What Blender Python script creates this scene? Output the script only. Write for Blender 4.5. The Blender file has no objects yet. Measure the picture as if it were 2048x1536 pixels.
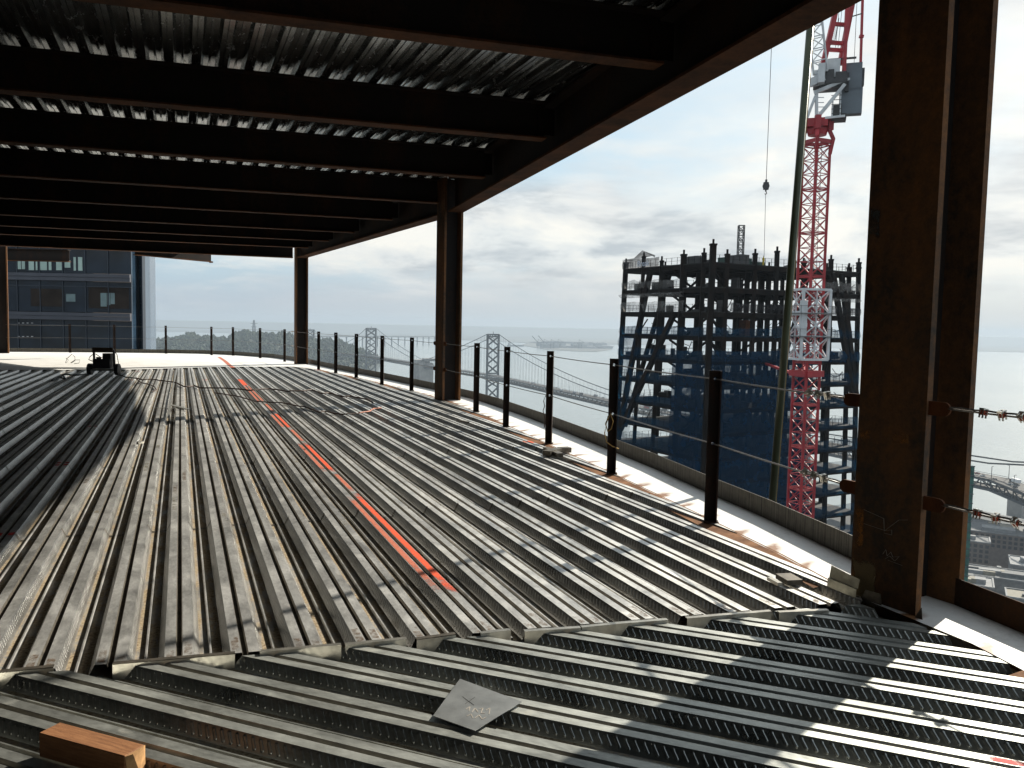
import bpy, bmesh, math, random
from math import radians, sin, cos, pi, tan, atan, atan2, hypot, degrees
from mathutils import Vector, Matrix
random.seed(7)
S = bpy.context.scene
COL = S.collection

# ------------------------------------------------------------------ camera model (metres, eye 1.52 m above the deck)
F, H = 1660.0, 1.52
ROLL = 0.02
PITCH = atan(118 * cos(ROLL) / F)
fw = Vector((0, cos(PITCH), -sin(PITCH)))
r0 = Vector((1, 0, 0)); u0 = Vector((0, sin(PITCH), cos(PITCH)))
RT = r0 * cos(ROLL) + u0 * sin(ROLL)
UP = u0 * cos(ROLL) - r0 * sin(ROLL)
EYE = Vector((0, 0, H))
def ray(x, y): return fw + RT * ((x - 1024) / F) - UP * ((y - 768) / F)
def gnd(x, y, z=0.0):
    d = ray(x, y); return EYE + d * ((z - H) / d.z)
def at(x, y, Y):
    d = ray(x, y); return EYE + d * (Y / d.y)
A = radians(21.8); B = radians(68.0)
e1 = Vector((-sin(A), cos(A), 0)); e2 = Vector((cos(A), sin(A), 0))
def W(u, v, z=0.0):
    p = e1 * u + e2 * v; p.z = z; return p
def UV(p): return p.dot(e1), p.dot(e2)

# ------------------------------------------------------------------ materials
def newmat(name):
    m = bpy.data.materials.new(name); m.use_nodes = True
    nt = m.node_tree; b = nt.nodes['Principled BSDF']
    return m, nt, b
def N(nt, typ, **kw):
    n = nt.nodes.new(typ)
    for k, v in kw.items():
        if k in ('operation', 'blend_type', 'data_type', 'noise_dimensions', 'feature', 'distance', 'interpolation_type', 'wave_type', 'bands_direction', 'sky_type'):
            setattr(n, k, v)
        else: n.inputs[k].default_value = v
    return n
def L(nt, a, b): nt.links.new(a, b)
def math_(nt, op, a, b=None, c=None):
    n = nt.nodes.new('ShaderNodeMath'); n.operation = op
    for i, x in enumerate((a, b, c)):
        if x is None: continue
        if isinstance(x, (int, float)): n.inputs[i].default_value = x
        else: nt.links.new(x, n.inputs[i])
    return n.outputs[0]
def ramp(nt, fac, stops):
    n = nt.nodes.new('ShaderNodeValToRGB'); e = n.color_ramp.elements
    while len(e) < len(stops): e.new(0.5)
    for i, (p, c) in enumerate(stops):
        e[i].position = p; e[i].color = (*c, 1) if len(c) == 3 else c
    nt.links.new(fac, n.inputs[0]); return n.outputs[0]
def noise(nt, vec, scale, detail=4, rough=0.55, vscale=None, dist=0.0):
    if vscale:
        mp = nt.nodes.new('ShaderNodeMapping'); mp.inputs['Scale'].default_value = vscale
        nt.links.new(vec, mp.inputs[0]); vec = mp.outputs[0]
    n = nt.nodes.new('ShaderNodeTexNoise'); n.inputs['Scale'].default_value = scale
    n.inputs['Detail'].default_value = detail; n.inputs['Roughness'].default_value = rough; n.inputs['Distortion'].default_value = dist
    nt.links.new(vec, n.inputs['Vector']); return n.outputs[0]
def mixc(nt, fac, a, b, blend='MIX'):
    n = nt.nodes.new('ShaderNodeMix'); n.data_type = 'RGBA'; n.blend_type = blend
    for sock, x in ((n.inputs[0], fac), (n.inputs[6], a), (n.inputs[7], b)):
        if isinstance(x, (int, float)): sock.default_value = x
        elif isinstance(x, tuple): sock.default_value = (*x, 1) if len(x) == 3 else x
        else: nt.links.new(x, sock)
    return n.outputs[2]
def objco(nt): return nt.nodes.new('ShaderNodeTexCoord').outputs['Object']
def bump(nt, b, h, strength=0.3, dist=0.01):
    n = nt.nodes.new('ShaderNodeBump'); n.inputs['Strength'].default_value = strength; n.inputs['Distance'].default_value = dist
    nt.links.new(h, n.inputs['Height']); nt.links.new(n.outputs[0], b.inputs['Normal'])

def simple(name, col, rough=0.6, metal=0.0, var=0.25, scale=3.0, spec=0.4):
    m, nt, b = newmat(name)
    co = objco(nt); nz = noise(nt, co, scale, 5)
    lo = tuple(c * (1 - var) for c in col); hi = tuple(min(1, c * (1 + var)) for c in col)
    L(nt, ramp(nt, nz, [(0.3, lo), (0.7, hi)]), b.inputs['Base Color'])
    b.inputs['Roughness'].default_value = rough; b.inputs['Metallic'].default_value = metal
    b.inputs['Specular IOR Level'].default_value = spec
    return m

def rust_steel(name, dark, rust, amt=0.5, rough=0.75, scale=2.0):
    m, nt, b = newmat(name); co = objco(nt)
    n1 = noise(nt, co, scale, 6, 0.6, (1, 1, 0.35)); n2 = noise(nt, co, scale * 9, 5, 0.65)
    s = math_(nt, 'ADD', math_(nt, 'MULTIPLY', n1, 0.7), math_(nt, 'MULTIPLY', n2, 0.3))
    c = ramp(nt, s, [(0.62 - amt * 0.34, dark), (0.78 - amt * 0.22, rust)])
    n3 = noise(nt, co, scale * 40, 3)
    c = mixc(nt, 0.35, c, ramp(nt, n3, [(0.3, (0.35, 0.35, 0.35)), (0.7, (1, 1, 1))]), 'MULTIPLY')
    L(nt, c, b.inputs['Base Color']); b.inputs['Roughness'].default_value = rough
    b.inputs['Specular IOR Level'].default_value = 0.12
    bump(nt, b, n3, 0.25, 0.002)
    return m

def galv(name, kind, base=0.42, rough=0.36, metal=0.5, tint=(1, .98, .93), dirt=1.0, lugmix=.4, lugp=.036):
    """galvanised deck: object coords are x across the ribs, y along them"""
    m, nt, b = newmat(name); co = objco(nt)
    cloud = noise(nt, co, 3.0, 6, 0.62, (1.6, 0.8, 1.0), 0.6)
    fine = noise(nt, co, 60, 3, 0.6, (1, 0.35, 1))
    sheet = noise(nt, co, 1.0, 1, 0.4, (1.1, 0.22, 1.0))
    s = math_(nt, 'ADD', math_(nt, 'MULTIPLY', cloud, 0.5), math_(nt, 'ADD', math_(nt, 'MULTIPLY', fine, 0.22), math_(nt, 'MULTIPLY', sheet, 0.28)))
    c = ramp(nt, s, [(0.38, tuple(base * .55 * t for t in tint)), (0.5, tuple(base * t for t in tint)), (0.63, tuple(base * 1.45 * t for t in tint))])
    r = math_(nt, 'ADD', math_(nt, 'MULTIPLY', cloud, 0.30 if kind != 'plain' else .08), rough - (0.12 if kind != 'plain' else .03))
    if kind == 'bottom':
        d = noise(nt, co, 5.0, 6, 0.7, (3.0, 0.7, 1)); d2 = noise(nt, co, 55, 4, 0.7)
        dm = ramp(nt, math_(nt, 'ADD', math_(nt, 'MULTIPLY', d, 0.75), math_(nt, 'MULTIPLY', d2, 0.25)), [(0.40, (0, 0, 0)), (0.52, (1, 1, 1))])
        c = mixc(nt, dm, c, ramp(nt, d2, [(0.36, (0.12, 0.062, 0.026)), (0.56, (0.42, 0.34, 0.22))]))
        mt = math_(nt, 'SUBTRACT', metal, math_(nt, 'MULTIPLY', dm, 0.8)); L(nt, mt, b.inputs['Metallic'])
        r = math_(nt, 'ADD', r, math_(nt, 'MULTIPLY', dm, 0.3))
    else:
        d = noise(nt, co, 7.0, 5, 0.7, (1.5, 0.6, 1))
        dm = ramp(nt, d, [(0.60, (0, 0, 0)), (0.72, (1, 1, 1))])
        c = mixc(nt, math_(nt, 'MULTIPLY', dm, 0.55 * dirt), c, (0.22, 0.19, 0.145))
        # odd rust blooms
        q = noise(nt, co, 2.3, 5, 0.7); qm = ramp(nt, q, [(0.69, (0, 0, 0)), (0.75, (1, 1, 1))])
        c = mixc(nt, math_(nt, 'MULTIPLY', qm, 0.6 * dirt), c, (0.24, 0.15, 0.08))
        L(nt, math_(nt, 'SUBTRACT', metal, math_(nt, 'MULTIPLY', dm, 0.3)), b.inputs['Metallic'])
        r = math_(nt, 'ADD', r, math_(nt, 'MULTIPLY', dm, 0.2))
    h = math_(nt, 'MULTIPLY', cloud, 0.25)
    h = math_(nt, 'ADD', h, math_(nt, 'MULTIPLY', fine, 0.08))
    if kind == 'web':
        # slanted pressed lugs along the web: capsule distance in (along, height)
        sep = nt.nodes.new('ShaderNodeSeparateXYZ'); L(nt, co, sep.inputs[0])
        z = math_(nt, 'ADD', sep.outputs[2], 0.026)
        zc = math_(nt, 'MINIMUM', math_(nt, 'MAXIMUM', z, -0.012), 0.012)
        y = math_(nt, 'SUBTRACT', sep.outputs[1], math_(nt, 'MULTIPLY', zc, 0.75))
        yy = math_(nt, 'SUBTRACT', math_(nt, 'FLOORED_MODULO', y, lugp), lugp / 2)
        dz = math_(nt, 'SUBTRACT', z, zc)
        dd = math_(nt, 'SQRT', math_(nt, 'ADD', math_(nt, 'MULTIPLY', yy, yy), math_(nt, 'MULTIPLY', dz, dz)))
        lug = nt.nodes.new('ShaderNodeMapRange'); lug.interpolation_type = 'SMOOTHSTEP'
        L(nt, dd, lug.inputs[0]); lug.inputs[1].default_value = 0.0095; lug.inputs[2].default_value = 0.0035
        lug.inputs[3].default_value = 0; lug.inputs[4].default_value = 1
        c = mixc(nt, math_(nt, 'MULTIPLY', lug.outputs[0], lugmix), c, (.55, .55, .52))  # lugs coloured paler, standing in for their glints
        bn = nt.nodes.new('ShaderNodeBump'); bn.inputs['Strength'].default_value = 1.0; bn.inputs['Distance'].default_value = 0.008 if lugmix > .2 else .0030
        L(nt, lug.outputs[0], bn.inputs['Height']); L(nt, bn.outputs[0], b.inputs['Normal'])
    else:
        bump(nt, b, h, 0.34 if kind != 'plain' else 0.05, 0.004)
    L(nt, c, b.inputs['Base Color']); L(nt, r, b.inputs['Roughness'])
    return m

def patchy(name, col, cover=0.5, scale=9.0, rough=0.7, seed=0.0):
    """spray paint / stain patch: UV 0..1 across, ragged transparent edge"""
    m, nt, b = newmat(name); tc = nt.nodes.new('ShaderNodeTexCoord')
    sep = nt.nodes.new('ShaderNodeSeparateXYZ'); L(nt, tc.outputs['UV'], sep.inputs[0])
    def edge(o): return math_(nt, 'MULTIPLY', math_(nt, 'MULTIPLY', o, math_(nt, 'SUBTRACT', 1.0, o)), 4.0)
    e = math_(nt, 'MINIMUM', edge(sep.outputs[0]), edge(sep.outputs[1]))
    nz = noise(nt, tc.outputs['Object'], scale, 5, 0.65)
    nf = noise(nt, tc.outputs['Object'], scale * 14, 3, 0.65)
    a = math_(nt, 'ADD', math_(nt, 'MULTIPLY', math_(nt, 'MINIMUM', e, 0.6), 1.4), math_(nt, 'MULTIPLY', math_(nt, 'SUBTRACT', math_(nt, 'ADD', math_(nt, 'MULTIPLY', nz, .7), math_(nt, 'MULTIPLY', nf, .3)), 0.5), 2.2))
    al = nt.nodes.new('ShaderNodeMapRange'); L(nt, a, al.inputs[0]); al.inputs[1].default_value = 0.75 - cover; al.inputs[2].default_value = 1.25 - cover
    L(nt, al.outputs[0], b.inputs['Alpha'])
    lo = tuple(c * .75 for c in col)
    L(nt, ramp(nt, nf, [(0.35, lo), (0.6, col)]), b.inputs['Base Color'])
    b.inputs['Roughness'].default_value = rough; b.inputs['Specular IOR Level'].default_value = 0.3
    return m

M = {}
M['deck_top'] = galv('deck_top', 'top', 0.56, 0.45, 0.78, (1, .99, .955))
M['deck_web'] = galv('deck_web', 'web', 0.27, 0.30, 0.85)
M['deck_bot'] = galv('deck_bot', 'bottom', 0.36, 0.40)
M['ceil'] = galv('ceiling_zinc', 'plain', 0.36, 0.22, 0.97, (.96, 1, 1), 0.0)
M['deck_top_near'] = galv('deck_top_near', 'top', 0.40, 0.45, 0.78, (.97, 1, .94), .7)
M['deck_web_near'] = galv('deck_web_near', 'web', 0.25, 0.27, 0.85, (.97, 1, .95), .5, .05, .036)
M['collar'] = simple('collar_zinc', (0.12, 0.105, 0.085), 0.5, 0.6, 0.4, 20)
M['groove'] = simple('groove_shade', (0.075, 0.065, 0.05), 0.7, 0.2, 0.5, 25)  # near-black tone paints in the shade inside the rib grooves
M['closure'] = simple('closure_zinc', (0.42, 0.40, 0.35), 0.38, 0.8, 0.3, 14)
M['rust_col'] = rust_steel('rusty_column_steel', (0.062, 0.049, 0.039), (0.27, 0.12, 0.045), 0.66, 0.72, 2.2)
M['beam'] = rust_steel('beam_steel', (0.022, 0.019, 0.018), (0.060, 0.030, 0.018), 0.4, 0.7, 1.4)
M['flange'] = rust_steel('flange_rust', (0.05, 0.028, 0.018), (0.15, 0.065, 0.03), 0.7, 0.8, 2.0)
M['post'] = rust_steel('post_steel', (0.022, 0.018, 0.017), (0.085, 0.036, 0.018), 0.45, 0.65, 5.0)
M['tab'] = rust_steel('tab_rust', (0.06, 0.025, 0.013), (0.17, 0.06, 0.022), 0.8, 0.8, 8)
M['rustplate'] = rust_steel('rust_plate', (0.13, 0.06, 0.03), (0.34, 0.17, 0.085), 0.7, 0.85, 6)
M['cable'] = simple('wire_rope', (0.20, 0.19, 0.18), 0.4, 0.8, 0.3, 80)
M['clip'] = simple('clip_zinc', (0.62, 0.60, 0.55), 0.3, 0.9, 0.15, 60)
M['clip_red'] = simple('clip_red', (0.40, 0.07, 0.03), 0.5, 0.0, 0.2, 60)
M['black'] = simple('black_rubber', (0.018, 0.018, 0.02), 0.6, 0, 0.3, 20)
M['darkmetal'] = simple('dark_metal', (0.035, 0.033, 0.034), 0.5, 0.4, 0.3, 10)
M['brownpanel'] = simple('brown_panel', (0.06, 0.035, 0.016), 0.6, 0, 0.3, 10)
M['cord'] = simple('cord_brown', (0.06, 0.032, 0.022), 0.6, 0, 0.3, 10)
M['cord_orange'] = simple('cord_orange', (0.42, 0.14, 0.08), 0.6, 0, 0.3, 4)
M['wood'] = None
M['steel_frame'] = rust_steel('frame_steel', (0.006, 0.005, 0.0048), (0.022, 0.011, 0.007), 0.45, 0.85, 0.5)
M['frame_deck'] = simple('frame_deck', (0.018, 0.018, 0.018), 0.8, 0.2, 0.3, 0.5)
M['crane_red'] = simple('crane_red', (0.34, 0.022, 0.030), 0.45, 0, 0.25, 0.8)
M['crane_white'] = simple('crane_white', (0.58, 0.60, 0.62), 0.5, 0, 0.15, 0.8)
M['crane_grey'] = simple('crane_grey', (0.13, 0.155, 0.18), 0.6, 0, 0.12, 0.7)
M['crane_dark'] = simple('crane_dark', (0.06, 0.06, 0.062), 0.6, 0.2, 0.3, 1.2)
M['pole_green'] = simple('pole_green', (0.045, 0.055, 0.03), 0.4, 0.3, 0.3, 4)
M['bridge'] = simple('bridge_grey', (0.045, 0.052, 0.06), 0.7, 0, 0.15, 0.05)
M['concrete'] = simple('pier_concrete', (0.24, 0.23, 0.22), 0.85, 0, 0.2, 0.08)
M['asphalt'] = simple('road_asphalt', (0.04, 0.04, 0.042), 0.85, 0, 0.25, 0.2)
M['yellow'] = simple('yellow_vest', (0.55, 0.42, 0.04), 0.8, 0, 0.1, 4)
M['orange'] = simple('orange_vest', (0.60, 0.12, 0.03), 0.8, 0, 0.1, 4)
M['cloth'] = simple('dark_clothes', (0.03, 0.03, 0.035), 0.9, 0, 0.2, 4)
M['hat'] = simple('hard_hat', (0.5, 0.5, 0.48), 0.4, 0, 0.1, 4)
M['chalk'] = simple('chalk', (0.45, 0.40, 0.34), 0.9, 0, 0.2, 30)

def wood():
    m, nt, b = newmat('sawn_timber'); co = objco(nt)
    g = noise(nt, co, 8, 6, 0.6, (1.2, 14, 14), 0.4); f = noise(nt, co, 90, 3, 0.6, (1, 6, 6))
    s = math_(nt, 'ADD', math_(nt, 'MULTIPLY', g, .7), math_(nt, 'MULTIPLY', f, .3))
    L(nt, ramp(nt, s, [(0.3, (0.13, 0.05, 0.018)), (0.5, (0.24, 0.10, 0.036)), (0.72, (0.36, 0.17, 0.07))]), b.inputs['Base Color'])
    b.inputs['Roughness'].default_value = 0.8; bump(nt, b, s, 0.4, 0.003); return m
M['wood'] = wood()

def slabmat():
    """white coated pour strip: UV x = metres along the edge, y = 0 at the decking .. 1 at the curb"""
    m, nt, b = newmat('white_slab'); tc = nt.nodes.new('ShaderNodeTexCoord'); co = tc.outputs['Object']
    sep = nt.nodes.new('ShaderNodeSeparateXYZ'); L(nt, tc.outputs['UV'], sep.inputs[0])
    n1 = noise(nt, co, 1.6, 6, 0.62); n2 = noise(nt, co, 24, 5, 0.65)
    c = ramp(nt, math_(nt, 'ADD', math_(nt, 'MULTIPLY', n1, .6), math_(nt, 'MULTIPLY', n2, .4)), [(0.30, (0.52, 0.50, 0.47)), (0.46, (0.78, 0.77, 0.745)), (0.7, (0.88, 0.875, 0.86))])
    # scorch stains beside each rib end
    n4 = noise(nt, co, 2.2, 3, 0.5)
    s = math_(nt, 'ADD', sep.outputs[0], math_(nt, 'MULTIPLY', n4, 0.35))
    ph = math_(nt, 'ABSOLUTE', math_(nt, 'SUBTRACT', math_(nt, 'FLOORED_MODULO', math_(nt, 'ADD', s, math_(nt, 'MULTIPLY', sep.outputs[1], -0.30)), 0.46), 0.23))
    near = math_(nt, 'SUBTRACT', 1.0, math_(nt, 'MULTIPLY', sep.outputs[1], 2.3))
    st = math_(nt, 'MULTIPLY', math_(nt, 'MAXIMUM', near, 0.0), math_(nt, 'MAXIMUM', math_(nt, 'SUBTRACT', 1.0, math_(nt, 'DIVIDE', ph, 0.085)), 0.0))
    st = math_(nt, 'MULTIPLY', st, math_(nt, 'ADD', 0.6, math_(nt, 'MULTIPLY', n2, 1.4)))
    c = mixc(nt, ramp(nt, st, [(0.12, (0, 0, 0)), (0.75, (1, 1, 1))]), c, (0.22, 0.10, 0.04))
    L(nt, c, b.inputs['Base Color']); b.inputs['Roughness'].default_value = 0.55
    bump(nt, b, n2, 0.15, 0.003); return m
M['slab'] = slabmat()
def curbmat():
    m, nt, b = newmat('curb_steel'); tc = nt.nodes.new('ShaderNodeTexCoord'); co = tc.outputs['Object']
    sep = nt.nodes.new('ShaderNodeSeparateXYZ'); L(nt, tc.outputs['UV'], sep.inputs[0])
    w = nt.nodes.new('ShaderNodeTexNoise'); w.noise_dimensions = '1D'; L(nt, math_(nt, 'MULTIPLY', sep.outputs[0], 9.0), w.inputs['W'])
    w.inputs['Detail'].default_value = 4
    n2 = noise(nt, co, 12, 5, 0.65)
    s = math_(nt, 'ADD', math_(nt, 'MULTIPLY', w.outputs[0], .6), math_(nt, 'MULTIPLY', n2, .4))
    L(nt, ramp(nt, s, [(0.36, (0.045, 0.038, 0.03)), (0.52, (0.11, 0.10, 0.08)), (0.68, (0.16, 0.148, 0.12))]), b.inputs['Base Color'])
    b.inputs['Roughness'].default_value = 0.6; b.inputs['Metallic'].default_value = 0.35; bump(nt, b, s, 0.4, 0.01); return m
M['curb'] = curbmat()

def netmat(name, col, opac, mesh=True):
    m, nt, b = newmat(name); nt.nodes.remove(b)
    out = nt.nodes['Material Output']
    d = nt.nodes.new('ShaderNodeBsdfDiffuse'); t = nt.nodes.new('ShaderNodeBsdfTransparent'); tl = nt.nodes.new('ShaderNodeBsdfTranslucent')
    d.inputs[0].default_value = (*col, 1); tl.inputs[0].default_value = (*col, 1)
    ad = nt.nodes.new('ShaderNodeMixShader'); ad.inputs[0].default_value = 0.5; L(nt, d.outputs[0], ad.inputs[1]); L(nt, tl.outputs[0], ad.inputs[2])
    mx = nt.nodes.new('ShaderNodeMixShader')
    nz = noise(nt, objco(nt), 0.5, 5, 0.6)
    mr = nt.nodes.new('ShaderNodeMapRange'); L(nt, nz, mr.inputs[0]); mr.inputs[1].default_value = .3; mr.inputs[2].default_value = .7
    mr.inputs[3].default_value = max(0, opac - .22); mr.inputs[4].default_value = min(1, opac + .22)
    L(nt, mr.outputs[0], mx.inputs[0]); L(nt, t.outputs[0], mx.inputs[1]); L(nt, ad.outputs[0], mx.inputs[2]); L(nt, mx.outputs[0], out.inputs[0])
    return m
M['net_blue'] = netmat('blue_net', (0.010, 0.075, 0.155), 0.47)
M['net_dense'] = netmat('blue_net_dense', (0.008, 0.045, 0.10), 0.82)
M['net_white'] = netmat('pale_net', (0.35, 0.34, 0.33), 0.42)
M['net_dark'] = netmat('dark_net', (0.05, 0.05, 0.055), 0.7)

def glassmat(name, col, rough=0.06):
    m, nt, b = newmat(name); co = objco(nt); nz = noise(nt, co, 0.35, 3)
    L(nt, ramp(nt, nz, [(0.35, tuple(c * .5 for c in col)), (0.65, tuple(c * 1.4 for c in col))]), b.inputs['Base Color'])
    b.inputs['Roughness'].default_value = rough; b.inputs['Specular IOR Level'].default_value = 0.32; return m
M['glass_dark'] = glassmat('dark_glass', (0.010, 0.018, 0.030))
M['glass_blue'] = glassmat('blue_glass', (0.022, 0.042, 0.068), 0.1)
M['glass_pale'] = simple('pale_glass', (0.11, 0.145, 0.19), .25, 0, .08, .3)
M['glass_green'] = glassmat('green_glass', (0.04, 0.13, 0.11), 0.1)
M['spandrel'] = simple('spandrel_metal', (0.09, 0.095, 0.115), 0.5, 0.3, 0.12, 0.6)
M['mullion'] = simple('mullion', (0.05, 0.062, 0.08), 0.4, 0.4, 0.1, 1)
M['curtain'] = simple('pale_curtain', (0.45, 0.58, 0.53), 0.9, 0, 0.2, 0.8)
M['curtain_dim'] = simple('dim_curtain', (0.20, 0.27, 0.28), 0.9, 0, 0.3, 0.8)
M['interior'] = simple('dark_interior', (0.03, 0.022, 0.018), 0.9, 0, 0.5, 0.8)

# ------------------------------------------------------------------ mesh helpers
class MB:
    def __init__(s): s.v = []; s.f = []; s.m = []; s.uv = {}
    def add(s, vs, fs, mi=0, uvs=None):
        o = len(s.v); s.v += [tuple(p) for p in vs]
        for i, f in enumerate(fs):
            if uvs: s.uv[len(s.f)] = [uvs[k] for k in f]
            s.f.append([o + k for k in f]); s.m.append(mi)
    BF = [(0, 3, 2, 1), (4, 5, 6, 7), (0, 1, 5, 4), (1, 2, 6, 5), (2, 3, 7, 6), (3, 0, 4, 7)]
    def hexa(s, p, mi=0): s.add(p, s.BF, mi)
    def box(s, c, d, rz=0.0, mi=0):
        cx, cy, cz = c; hx, hy, hz = d[0] / 2, d[1] / 2, d[2] / 2; co, si = cos(rz), sin(rz)
        s.hexa([(cx + x * co - y * si, cy + x * si + y * co, cz + z) for z in (-hz, hz) for x, y in ((-hx, -hy), (hx, -hy), (hx, hy), (-hx, hy))], mi)
    def bar(s, a, b, w, h=None, mi=0, up=Vector((0, 0, 1))):
        a, b = Vector(a), Vector(b); h = h or w; d = (b - a)
        if d.length < 1e-6: return
        d.normalize()
        if abs(d.dot(up)) > 0.98: up = Vector((0, 1, 0)) if abs(d.y) < .9 else Vector((1, 0, 0))
        x = d.cross(up).normalized(); y = x.cross(d).normalized()
        q = [(-w / 2, -h / 2), (w / 2, -h / 2), (w / 2, h / 2), (-w / 2, h / 2)]
        s.hexa([p + x * i + y * j for p in (a, b) for i, j in q], mi)
    def tube(s, pts, r, n=8, mi=0, cap=True):
        pts = [Vector(p) for p in pts]; rings = []
        rr = r if isinstance(r, (list, tuple)) else [r] * len(pts)
        for i, p in enumerate(pts):
            d = (pts[min(i + 1, len(pts) - 1)] - pts[max(i - 1, 0)])
            if d.length < 1e-9: d = Vector((0, 0, 1))
            d.normalize(); up = Vector((0, 0, 1)) if abs(d.z) < .95 else Vector((1, 0, 0))
            x = d.cross(up).normalized(); y = x.cross(d)
            rings.append([p + (x * cos(2 * pi * k / n) + y * sin(2 * pi * k / n)) * rr[i] for k in range(n)])
        vs = [q for r_ in rings for q in r_]
        fs = [(i * n + k, i * n + (k + 1) % n, (i + 1) * n + (k + 1) % n, (i + 1) * n + k) for i in range(len(pts) - 1) for k in range(n)]
        if cap: fs += [tuple(range(n))[::-1], tuple((len(pts) - 1) * n + k for k in range(n))]
        s.add(vs, fs, mi)
    def prism(s, poly, z0, z1, mi=0, mi_top=None):
        n = len(poly); vs = [(p[0], p[1], z0) for p in poly] + [(p[0], p[1], z1) for p in poly]
        s.add(vs, [(i, (i + 1) % n, n + (i + 1) % n, n + i) for i in range(n)] + [tuple(range(n))[::-1]], mi)
        s.add([(p[0], p[1], z1) for p in poly], [tuple(range(n))], mi if mi_top is None else mi_top)
    def extrude_poly(s, poly, a, b, x, y, mi=0):
        """2-D polygon (i,j) along a->b with axes x,y"""
        n = len(poly); vs = [Vector(p) + x * i + y * j for p in (a, b) for i, j in poly]
        s.add(vs, [(i, (i + 1) % n, n + (i + 1) % n, n + i) for i in range(n)] + [tuple(range(n))[::-1], tuple(range(n, 2 * n))], mi)
    def ibeam(s, a, b, w, h, tw, tf, mi=0, mif=None):
        """a,b: centre of the bottom face"""
        a, b = Vector(a), Vector(b); d = (b - a).normalized(); x = d.cross(Vector((0, 0, 1))).normalized(); y = x.cross(d).normalized()
        for (i0, i1, j0, j1, m_) in ((-w / 2, w / 2, 0, tf, mif if mif is not None else mi), (-tw / 2, tw / 2, tf, h - tf, mi), (-w / 2, w / 2, h - tf, h, mi)):
            s.hexa([p + x * i + y * j for p in (a, b) for i, j in ((i0, j0), (i1, j0), (i1, j1), (i0, j1))], m_)
    def build(s, name, mats, parent=None, loc=(0, 0, 0), rz=0.0, smooth=False):
        me = bpy.data.meshes.new(name); me.from_pydata(s.v, [], s.f)
        if not isinstance(mats, (list, tuple)): mats = [mats]
        for m in mats: me.materials.append(m)
        me.polygons.foreach_set('material_index', s.m)
        if s.uv:
            ul = me.uv_layers.new(name='UVMap')
            for p in me.polygons:
                if p.index in s.uv:
                    for k, li in enumerate(p.loop_indices): ul.data[li].uv = s.uv[p.index][k]
        if smooth: me.polygons.foreach_set('use_smooth', [True] * len(me.polygons))
        me.update()
        o = bpy.data.objects.new(name, me); COL.objects.link(o); o.location = loc; o.rotation_euler = (0, 0, rz)
        if parent: o.parent = parent
        return o
def tag(o, label, cat, group=None):
    o['label'] = label; o['category'] = cat
    if group: o['group'] = group
    return o
def empty(name, loc=(0, 0, 0), rz=0.0):
    o = bpy.data.objects.new(name, None); COL.objects.link(o); o.location = loc; o.rotation_euler = (0, 0, rz); o.empty_display_size = .2
    return o
def struct(o, kind='structure'): o['kind'] = kind; return o
def copy_tree(o, parent=None, loc=None, rz=None):
    c = o.copy(); COL.objects.link(c)
    if parent: c.parent = parent
    if loc is not None: c.location = loc
    if rz is not None: c.rotation_euler = (0, 0, rz)
    for ch in list(o.children): copy_tree(ch, c)
    return c
def clip_interval(poly, x):
    ys = []
    n = len(poly)
    for i in range(n):
        (x0, y0), (x1, y1) = poly[i], poly[(i + 1) % n]
        if (x0 <= x < x1) or (x1 <= x < x0):
            ys.append(y0 + (y1 - y0) * (x - x0) / (x1 - x0))
    if len(ys) < 2: return None
    return min(ys), max(ys)

# ------------------------------------------------------------------ decking
PITCH_R, FL, WB = 0.2815, 0.124, 0.029
def profile(x_lo, x_hi, phase, depth=0.056):
    """list of (x, z, material of the strip that starts here); top of rib z=0"""
    out = []; k = math.floor((x_lo - phase) / PITCH_R) - 1
    bot = PITCH_R - FL - 2 * WB
    while phase + k * PITCH_R < x_hi + PITCH_R:
        x = phase + k * PITCH_R; c = x + FL / 2
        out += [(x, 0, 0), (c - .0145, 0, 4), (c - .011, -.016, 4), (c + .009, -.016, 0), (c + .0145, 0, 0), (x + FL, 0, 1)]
        b0 = x + FL + WB; bm = b0 + bot * 0.46
        out += [(b0, -depth, 2), (bm - .006, -depth, 0), (bm - .003, -depth + .017, 0), (bm + .004, -depth + .017, 0), (bm + .007, -depth, 2), (b0 + bot, -depth, 1)]
        k += 1
    return [p for p in out if x_lo <= p[0] <= x_hi]
def decking(name, rz, poly_world, phase, z0, mats, collars=(), flip=False):
    ca, sa = cos(rz), sin(rz)
    poly = [(p[0] * ca + p[1] * sa, -p[0] * sa + p[1] * ca) for p in poly_world]
    xs = [p[0] for p in poly]; prof = profile(min(xs) + 1e-4, max(xs) - 1e-4, phase)
    mb = MB()
    iv = [clip_interval(poly, p[0]) for p in prof]
    for i in range(len(prof) - 1):
        a, b = iv[i], iv[i + 1]
        if not a or not b: continue
        (xa, za, mi), (xb, zb, _) = prof[i], prof[i + 1]
        mb.add([(xa, a[0], za), (xb, b[0], zb), (xb, b[1], zb), (xa, a[1], za)], [(0, 1, 2, 3)], mi)
    for u0_ in collars:
        for i in range(len(prof) - 1):
            (xa, za, mi), (xb, zb, _) = prof[i], prof[i + 1]
            a = iv[i]
            if not a or not iv[i + 1]: continue
            y = u0_ + 0.05 * sin(int((xa - phase) / PITCH_R) * 2.1)
            if not (a[0] + .1 < y < a[1] - .1): continue
            h = .005
            if mi == 1 or mi == 2: mb.add([(xa, y, za + h), (xb, y, zb + h), (xb, y + .03, zb + h), (xa, y + .03, za + h)], [(0, 1, 2, 3)], 3)
    o = mb.build(name, mats, None, (0, 0, z0), rz)
    return struct(o)

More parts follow.
